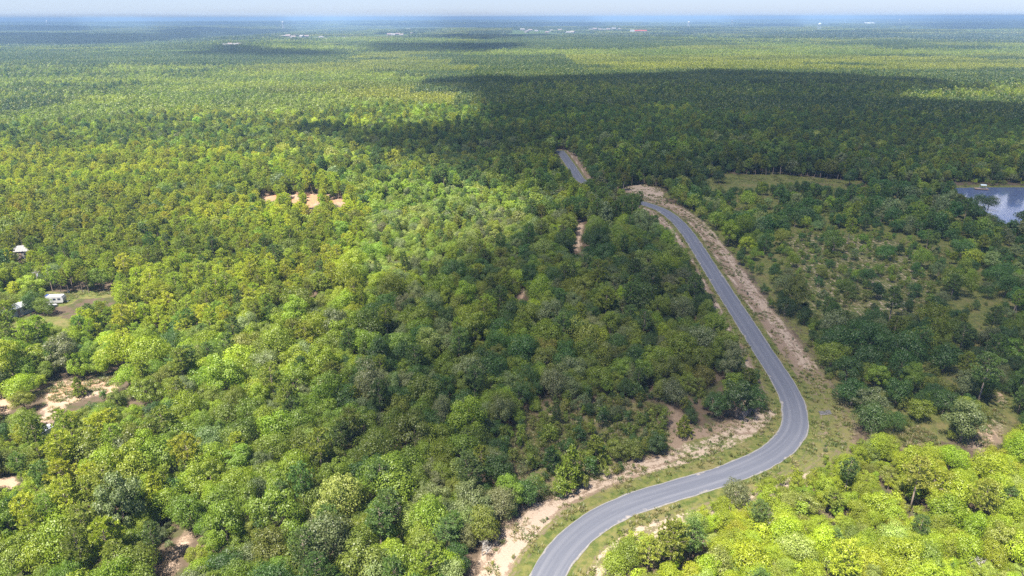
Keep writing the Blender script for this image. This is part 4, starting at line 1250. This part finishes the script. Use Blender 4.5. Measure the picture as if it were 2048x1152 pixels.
instancer('grass_tufts', np.c_[pts, np.full(n, -.05)], RNG.integers(0, 4, n), np.c_[np.zeros(n), np.zeros(n), RNG.uniform(0, 6.28, n)], np.hstack([sc_ * 1.8, sc_ * 1.8, sc_]), tcol, tuft_protos,
          kind='stuff', label='dry and green grass tufts along the road verges', category='grass')

# ------------------------------------------------------------------ far houses
def house_meshes(k):
    L, D, w, r = 9.0, 5.5, 4.2, 8.2
    wall = MB().box(-L, L, -D, D, -3, w)
    wall.add([(-L, -D, w), (-L, D, w), (-L, 0, r - .3), (L, -D, w), (L, D, w), (L, 0, r - .3)], [(0, 2, 1), (3, 4, 5)])
    roof = MB()
    for sg in (-1, 1):
        roof.add([(-L - .6, sg * (D + .7), w - .45), (L + .6, sg * (D + .7), w - .45), (L + .6, 0, r), (-L - .6, 0, r), (-L - .6, sg * (D + .7), w - .2), (L + .6, sg * (D + .7), w - .2), (L + .6, 0, r + .25), (-L - .6, 0, r + .25)],
                 [(0, 1, 2, 3), (4, 7, 6, 5), (0, 4, 5, 1), (1, 5, 6, 2), (3, 7, 4, 0)])
    win = MB().box(-.9, .9, -.06, .06, 1.1, 2.6)
    door = MB().box(-.6, .6, -.06, .06, 0, 2.2)
    chim = MB().box(-.5, .5, -.5, .5, 0, 2.6)
    return dict(wall=wall.mesh('wall', (M_WALL1, M_WALL2, M_WALL1)[k]), roof=roof.mesh('roof', M_ROOF[k]), window=win.mesh('window', M_GLASS), door=door.mesh('door', M_WOOD), chimney=chim.mesh('chimney', M_WALL2), D=D)
HM = [house_meshes(k) for k in range(3)]
def add_child(name, me, parent, loc=(0, 0, 0)):
    o = bpy.data.objects.new(name, me); COL.objects.link(o); o.parent = parent; o.location = loc; return o
clus = [(440, 500, 'in the nearest far hamlet, upper left'), (540, 620, 'in the far hamlet left of centre'), (625, 700, 'just right of the left far hamlet'), (770, 830, 'in the far hamlet above the wood centre'),
        (1040, 1080, 'in the far hamlet above the road end'), (1090, 1150, 'right of the far hamlet above road end'), (1178, 1245, 'in the far hamlet by the red roof')]
rname = ['pale grey roofed', 'pinkish brown roofed', 'tan roofed']
for lo_, hi_, ph in clus:
    for rk_ in range(3):
        ids = [i for i, h_ in enumerate(HOUSE_SPOTS) if lo_ <= h_[0] <= hi_ and h_[3] == rk_]
        ids.sort(key=lambda i: HOUSE_SPOTS[i][0])
        for q_, i in enumerate(ids):
            x, y, rot, k, sc1 = HOUSE_SPOTS[i]
            pre = '' if len(ids) == 1 else ('leftmost ' if q_ == 0 else ORD[q_] + ' ')
            lab = f"{pre}{rname[k]} house{' from left' if q_ else ''} {ph}"
            r = empty('house', (HP[i][0], HP[i][1], float(terrain(HP[i][0], HP[i][1]))), math.radians(rot), label=lab, category='house', group='houses of the far hamlets')
            sc1 *= 1.0 + max(0, (HP[i][1] - 3000) / 9000)
            r.scale = (sc1, sc1, sc1)
            hm = HM[k]
            add_child('wall', hm['wall'], r)
            rf = add_child('roof', hm['roof'], r)
            add_child('chimney', hm['chimney'], rf, (4, 1.6, 6.4))
            for wx in (-6, -2.6, 3.4, 6.6):
                add_child('window', hm['window'], r, (wx, -hm['D'] - .05, 0))
            add_child('door', hm['door'], r, (.4, -hm['D'] - .05, 0))
# long red-roofed building
e = EXTRA[0]
r = empty('long_building', (e[0], e[1], float(terrain(e[0], e[1]))), .05, label='long low red-roofed building with white end, far right of hamlets', category='building')
MB().box(-26, 44, -12, 12, -4, 8).build('wall', M_WALL2, r)
rf = MB(); rf.add([(-26.5, -13, 8), (45, -13, 8), (45, 13, 8), (-26.5, 13, 8), (-26.5, 0, 14), (45, 0, 14)], [(0, 1, 5, 4), (2, 3, 4, 5), (1, 2, 5), (3, 0, 4), (3, 2, 1, 0)]); rf.build('roof', M_REDROOF, r)
MB().box(-46, -26.1, -13, 11, -4, 15).build('end_block', M_WHITE, r, label='white block at the left end')
for k in range(6): MB().box(-20 + k * 10, -16 + k * 10, -12.15, -12.02, 2, 5).build('window', M_GLASS, r)
# white works building by the red earth
e = EXTRA[1]
r = empty('works_building', (e[0], e[1], float(terrain(e[0], e[1]))), 0, label='long white building left of the red earth on the horizon', category='building')
MB().box(-45, 45, -15, 15, -5, 13).build('wall', M_WHITE, r)
rf = MB(); rf.add([(-46, -16, 13), (46, -16, 13), (46, 16, 13), (-46, 16, 13), (-46, 0, 18), (46, 0, 18)], [(0, 1, 5, 4), (2, 3, 4, 5), (1, 2, 5), (3, 0, 4), (3, 2, 1, 0)]); rf.build('roof', M_ROOFM, r)
# water towers
def water_tower(px, py, dist, rad, mat, lab):
    d = px_ray(px, py); d = d / d[1]
    P = CO + d * dist; zt = P[2]
    g0_ = float(terrain(P[0], P[1])); hgt = zt - g0_
    r = empty('water_tower', (P[0], P[1], g0_), 0, label=lab, category='water tower', group='water towers on the horizon')
    prof = [(rad * .25, 0), (rad * .75, rad * .25), (rad, rad * .7), (rad, rad * 1.0), (rad * .8, rad * 1.4), (rad * .4, rad * 1.65), (.3, rad * 1.75)]
    z0 = hgt - rad * 1.75
    MB().lathe([(a, z0 + b_) for a, b_ in prof], 16).build('tank', mat, r, True)
    MB().tube([(0, 0, 0), (0, 0, z0 + .3)], [rad * .2, rad * .16], 8).build('riser', mat, r)
    for k in range(6):
        a = k * math.pi / 3
        MB().tube([(rad * 1.15 * math.cos(a), rad * 1.15 * math.sin(a), -1), (rad * .93 * math.cos(a), rad * .93 * math.sin(a), z0 + rad * .8)], [.9, .7], 5).build('leg', mat, r)
    MB().lathe([(rad * 1.02, z0 + rad * .72), (rad * 1.12, z0 + rad * .72), (rad * 1.12, z0 + rad * .78), (rad * 1.02, z0 + rad * .78)], 16).build('walkway', M_GREY, r)
water_tower(1640, 45.5, 4700, 9.5, M_TANK, 'tall pale blue legged water tower, nearest one, right of centre')
water_tower(1378, 42.5, 6300, 9, M_TANKW, 'white water tower on the horizon right of the red-roofed building')
water_tower(1465, 40.3, 8000, 9, M_TANKW, 'small water tower on horizon between white and pale blue towers')
water_tower(1800, 37.8, 10500, 12, M_TANKW, 'white water tower on the horizon right of the red earth')
water_tower(565, 42.5, 6600, 9, M_TANKW, 'white water tower on the horizon above the left hamlet')
water_tower(93, 41.2, 9200, 12, M_TANKW, 'white water tower on the horizon at far left')

# ------------------------------------------------------------------ the yard at the left edge
def gp(x, y, z=0.0):
    p_ = px2g(x, y); return (float(p_[0]), float(p_[1]), z)
def gable(mb, L, D, z, rz, ov=.25, t=.08):
    for sg in (-1, 1):
        mb.add([(-L - ov, sg * (D + ov), z - .05), (L + ov, sg * (D + ov), z - .05), (L + ov, 0, rz), (-L - ov, 0, rz), (-L - ov, sg * (D + ov), z - .05 + t), (L + ov, sg * (D + ov), z - .05 + t), (L + ov, 0, rz + t), (-L - ov, 0, rz + t)],
               [(0, 1, 2, 3), (4, 7, 6, 5), (0, 4, 5, 1), (1, 5, 6, 2), (3, 7, 4, 0)])
    return mb
def cabin(name, loc, rz, L, D, w, rg, lab, cat, wallm, roofm, wins):
    r = empty(name, loc, rz, label=lab, category=cat)
    wb = MB().box(-L, L, -D, D, .5, w); wb.add([(-L, -D, w), (-L, D, w), (-L, 0, rg - .05), (L, -D, w), (L, D, w), (L, 0, rg - .05)], [(0, 2, 1), (3, 4, 5)]); wb.build('wall', wallm, r)
    MB().box(-L + .05, L - .05, -D + .05, D - .05, -.2, .5).build('skirting', M_GREY, r)
    rf = gable(MB(), L, D, w, rg).build('roof', roofm, r)
    ns = int(2 * L / .9)
    for k in range(ns + 1):
        x = -L + 2 * L * k / ns
        sb = MB()
        for sg in (-1, 1): sb.tube([(x, sg * (D + .25), w + .05), (x, 0, rg + .10)], [.03, .03], 4)
        sb.build('roof_seam', roofm, rf)
    for x in wins:
        wdw = MB().box(x - .5, x + .5, -D - .05, -D - .01, 1.4, 2.3).build('window', M_GLASS, r)
        fr = MB().box(x - .58, x + .58, -D - .07, -D - .055, 2.3, 2.38).box(x - .58, x + .58, -D - .07, -D - .055, 1.32, 1.4); fr.build('frame', M_WHITE, wdw)
    dr = MB().box(.9, 1.8, -D - .05, -D - .01, .55, 2.5).build('door', M_WOOD, r)
    MB().box(.75, 1.95, -D - 1.0, -D - .06, -.1, .45).build('step', M_WOOD, r)
    return r
a_ = np.array(gp(8, 640)); b_ = np.array(gp(50, 624))
rzh = math.atan2(b_[1] - a_[1], b_[0] - a_[0])
cabin('mobile_home', gp(22, 634), rzh, 6.5, 2.3, 2.9, 3.6, 'white metal-roofed mobile home among pines at the left edge', 'mobile home', M_WHITE, M_ROOFM, [-5, -2.6, 3.5, 5.3])
cabin('outbuilding', gp(46, 620), rzh + .15, 2.6, 1.9, 2.3, 2.9, 'small white outbuilding behind the mobile home', 'outbuilding', M_WALL1, M_ROOFM, [-1.4])
cabin('house', gp(42, 513), .2, 5.0, 3.0, 3.0, 4.6, 'pale-roofed house half hidden in trees above the yard', 'house', M_WALL1, M_ROOF[0], [-3.5, 3.2])
cabin('shed', gp(92, 872), 1.25, 1.3, .9, 1.9, 2.3, 'small shed with shiny white metal roof below the sandy clearing', 'shed', M_GREY, M_ROOFM, [-.9])
# travel trailer
r = empty('travel_trailer', gp(113, 606), .12, label='white travel trailer with dark windows parked on the yard grass', category='travel trailer')
prof = [(-2.9, .55), (2.7, .55), (2.95, 1.1), (2.95, 2.0), (2.6, 2.75), (-2.5, 2.85), (-2.95, 2.3), (-3.0, 1.2)]
mb = MB(); n_ = len(prof)
mb.add([(x, -1.2, z) for x, z in prof] + [(x, 1.2, z) for x, z in prof], [tuple(range(n_)), tuple(range(2 * n_ - 1, n_ - 1, -1))] + [(i + n_, (i + 1) % n_ + n_, (i + 1) % n_, i) for i in range(n_)])
mb.build('body', M_WHITE, r)
for x in (-2.0, .2, 1.7): MB().box(x - .45, x + .45, -1.24, -1.205, 1.5, 2.15).build('window', M_GLASS, r)
MB().box(-1.2, -.5, -1.24, -1.205, .7, 2.4).build('door', M_GREY, r)
MB().box(-2.9, -2.1, -1.0, 1.0, 2.84, 2.99).build('awning_roll', M_DARKBLUE, r)
MB().box(-.4, .5, -.4, .4, 2.8, 3.05).build('roof_unit', M_GREY, r)
for x in (-.5, .45):
    for y in (-1.1, 1.1):
        w_ = MB().tube([(x, y - .1, .36), (x, y + .1, .36)], [.36, .36], 12).build('wheel', M_RUBBER, r)
        MB().tube([(x, y - .12, .36), (x, y + .12, .36)], [.18, .18], 8).build('rim', M_GREY, w_)
MB().tube([(2.9, 0, .6), (4.0, 0, .5)], [.07, .05], 5).build('tow_bar', M_GREY, r)
# parked car
def car(loc, rz, lab):
    r = empty('parked_car', loc, rz, label=lab, category='car')
    pr_ = [(-2.1, .35), (2.1, .35), (2.2, .6), (2.1, .82), (1.1, .98), (.45, 1.42), (-1.1, 1.45), (-1.9, 1.0), (-2.2, .9), (-2.22, .5)]
    n_ = len(pr_); mb = MB()
    ins = lambda z: .86 if z < .95 else .70 if z > 1.2 else .84
    mb.add([(x, -ins(z), z) for x, z in pr_] + [(x, ins(z), z) for x, z in pr_], [tuple(range(n_)), tuple(range(2 * n_ - 1, n_ - 1, -1))] + [(i + n_, (i + 1) % n_ + n_, (i + 1) % n_, i) for i in range(n_)])
    mb.build('body', M_WHITE, r)
    MB().add([(1.06, -.72, 1.02), (1.06, .72, 1.02), (.5, .66, 1.41), (.5, -.66, 1.41)], [(0, 1, 2, 3)]).build('windscreen', M_GLASS, r)
    MB().add([(-1.84, -.72, 1.05), (-1.84, .72, 1.05), (-1.18, .66, 1.44), (-1.18, -.66, 1.44)], [(3, 2, 1, 0)]).build('rear_window', M_GLASS, r)
    for sg in (-1, 1):
        MB().box(-1.2, .5, sg * .80 - .03, sg * .80 + .03, 1.02, 1.30).build('side_window', M_GLASS, r)
        MB().box(2.12, 2.2, sg * .6 - .15, sg * .6 + .15, .62, .74).build('headlight', M_GREY, r)
        for x in (-1.3, 1.3):
            w_ = MB().tube([(x, sg * .80 - .1, .31), (x, sg * .80 + .1, .31)], [.31, .31], 12).build('wheel', M_RUBBER, r)
            MB().tube([(x, sg * .80 - .11, .31), (x, sg * .80 + .11, .31)], [.17, .17], 8).build('rim', M_GREY, w_)
car(gp(101, 617), 1.2, 'white car parked below the travel trailer, partly behind foliage')
# drum
r = empty('drum', gp(138, 585), 0, label='white drum at the dark wood edge behind the yard', category='drum')
MB().lathe([(.29, 0), (.30, .28), (.31, .30), (.30, .32), (.30, .58), (.31, .6), (.30, .62), (.29, .9)], 14).build('barrel', M_WHITE, r)
MB().lathe([(.27, .9), (.27, .93)], 14).build('lid', M_WHITE, r)
# utility pole
r = empty('utility_pole', gp(82, 584), .5, label='wooden utility pole with transformer at the back of the yard', category='utility pole')
MB().tube([(0, 0, -.3), (0, 0, 4), (0, 0, 8.0)], [.17, .15, .12], 8).build('pole', M_POLE, r)
MB().box(-1.1, 1.1, -.06, .06, 7.3, 7.44).build('crossarm', M_POLE, r)
MB().lathe([(.22, 5.9), (.25, 6.0), (.25, 6.75), (.2, 6.85)], 12, (.38, 0, 0)).build('transformer', M_GREY, r)
for x in (-1.0, -.4, .4, 1.0): MB().lathe([(.05, 7.44), (.07, 7.5), (.05, 7.6)], 8, (x, 0, 0)).build('insulator', M_GREY, r)

# ------------------------------------------------------------------ dock on the pond
r = empty('dock', gp(1962, 377.5, -.45), -.25, label='small weathered wooden dock with pale canopy on the pond far bank', category='dock')
for k in range(16): MB().box(-3.2 + k * .42, -3.2 + k * .42 + .38, -1.5, 1.5, .55, .63).build('plank', M_WOOD, r)
for x in (-2.9, 0, 2.9):
    for y in (-1.35, 1.35): MB().tube([(x, y, -.9), (x, y, 1.3 if y > 0 else .9)], [.1, .1], 6).build('post', M_WOOD, r)
for y in (-1.45, 1.45): MB().box(-3.2, 3.5, y - .06, y + .06, .38, .54).build('beam', M_WOOD, r)
cn = MB(); cn.add([(-.6, -.9, 2.5), (2.2, -.9, 2.5), (2.2, 1.3, 2.5), (-.6, 1.3, 2.5), (-.6, .2, 3.0), (2.2, .2, 3.0)], [(0, 1, 5, 4), (2, 3, 4, 5), (1, 2, 5), (3, 0, 4), (3, 2, 1, 0)]); cn.build('canopy', M_CANVAS, r)
for x in (-.5, 2.1):
    for y in (-.8, 1.2): MB().tube([(x, y, .6), (x, y, 2.55)], [.05, .05], 6).build('canopy_post', M_GREY, r)
# sign at the end of the road
r = empty('road_sign', gp(1137, 298), 0, label='small white sign on a post where the road ends', category='sign')
MB().tube([(0, 0, -.2), (0, 0, 2.6)], [.05, .05], 6).build('post', M_GREY, r)
MB().box(-.45, .45, -.08, -.055, 1.8, 2.6).build('plate', M_WHITE, r)
# grey sheet left on the verge
r = empty('scrap_sheet', gp(1650, 826), .15, label='flat weathered grey sheet lying on the grass outside the bend', category='scrap sheet')
gs = np.linspace(0, 1, 9); V = []; F = []
for j in range(7):
    for i in range(9):
        x = (gs[i] - .5) * 3.0; y = (j / 6 - .5) * 1.5
        V.append((x + .25 * y, y + .15 * math.sin(i * 1.3), .12 + .14 * vnoise(np.array([i * .7]), np.array([j * .7]), 5)[0]))
F = [(j * 9 + i, j * 9 + i + 1, (j + 1) * 9 + i + 1, (j + 1) * 9 + i) for j in range(6) for i in range(8)]
mb = MB().add(V, F).add([(x, y, z - .06) for x, y, z in V], [f[::-1] for f in F]); mb.build('sheet', M_SLAB, r)
MB().tube([(-1.7, -.7, .1), (1.2, -.95, .22)], [.06, .05], 5).build('batten', M_DEAD, r)
# brush pile in the open scrub
r = empty('brush_pile', gp(1800, 612), 0, label='pale pile of cut branches in the open scrub right of road', category='brush pile')
rb = random.Random(3)
for k in range(26):
    a = rb.uniform(0, 3.14); L = rb.uniform(1.5, 4.2); c_ = (rb.uniform(-3.5, 3.5), rb.uniform(-1.6, 1.6), rb.uniform(.1, .7))
    dx, dy, dz = math.cos(a) * L / 2, math.sin(a) * L / 2, rb.uniform(-.25, .35)
    MB().tube([(c_[0] - dx, c_[1] - dy, c_[2] - dz * .5), (c_[0], c_[1], c_[2] + .1), (c_[0] + dx, c_[1] + dy, c_[2] + dz)], [.09, .07, .03], 5).build('branch', M_DEAD, r)
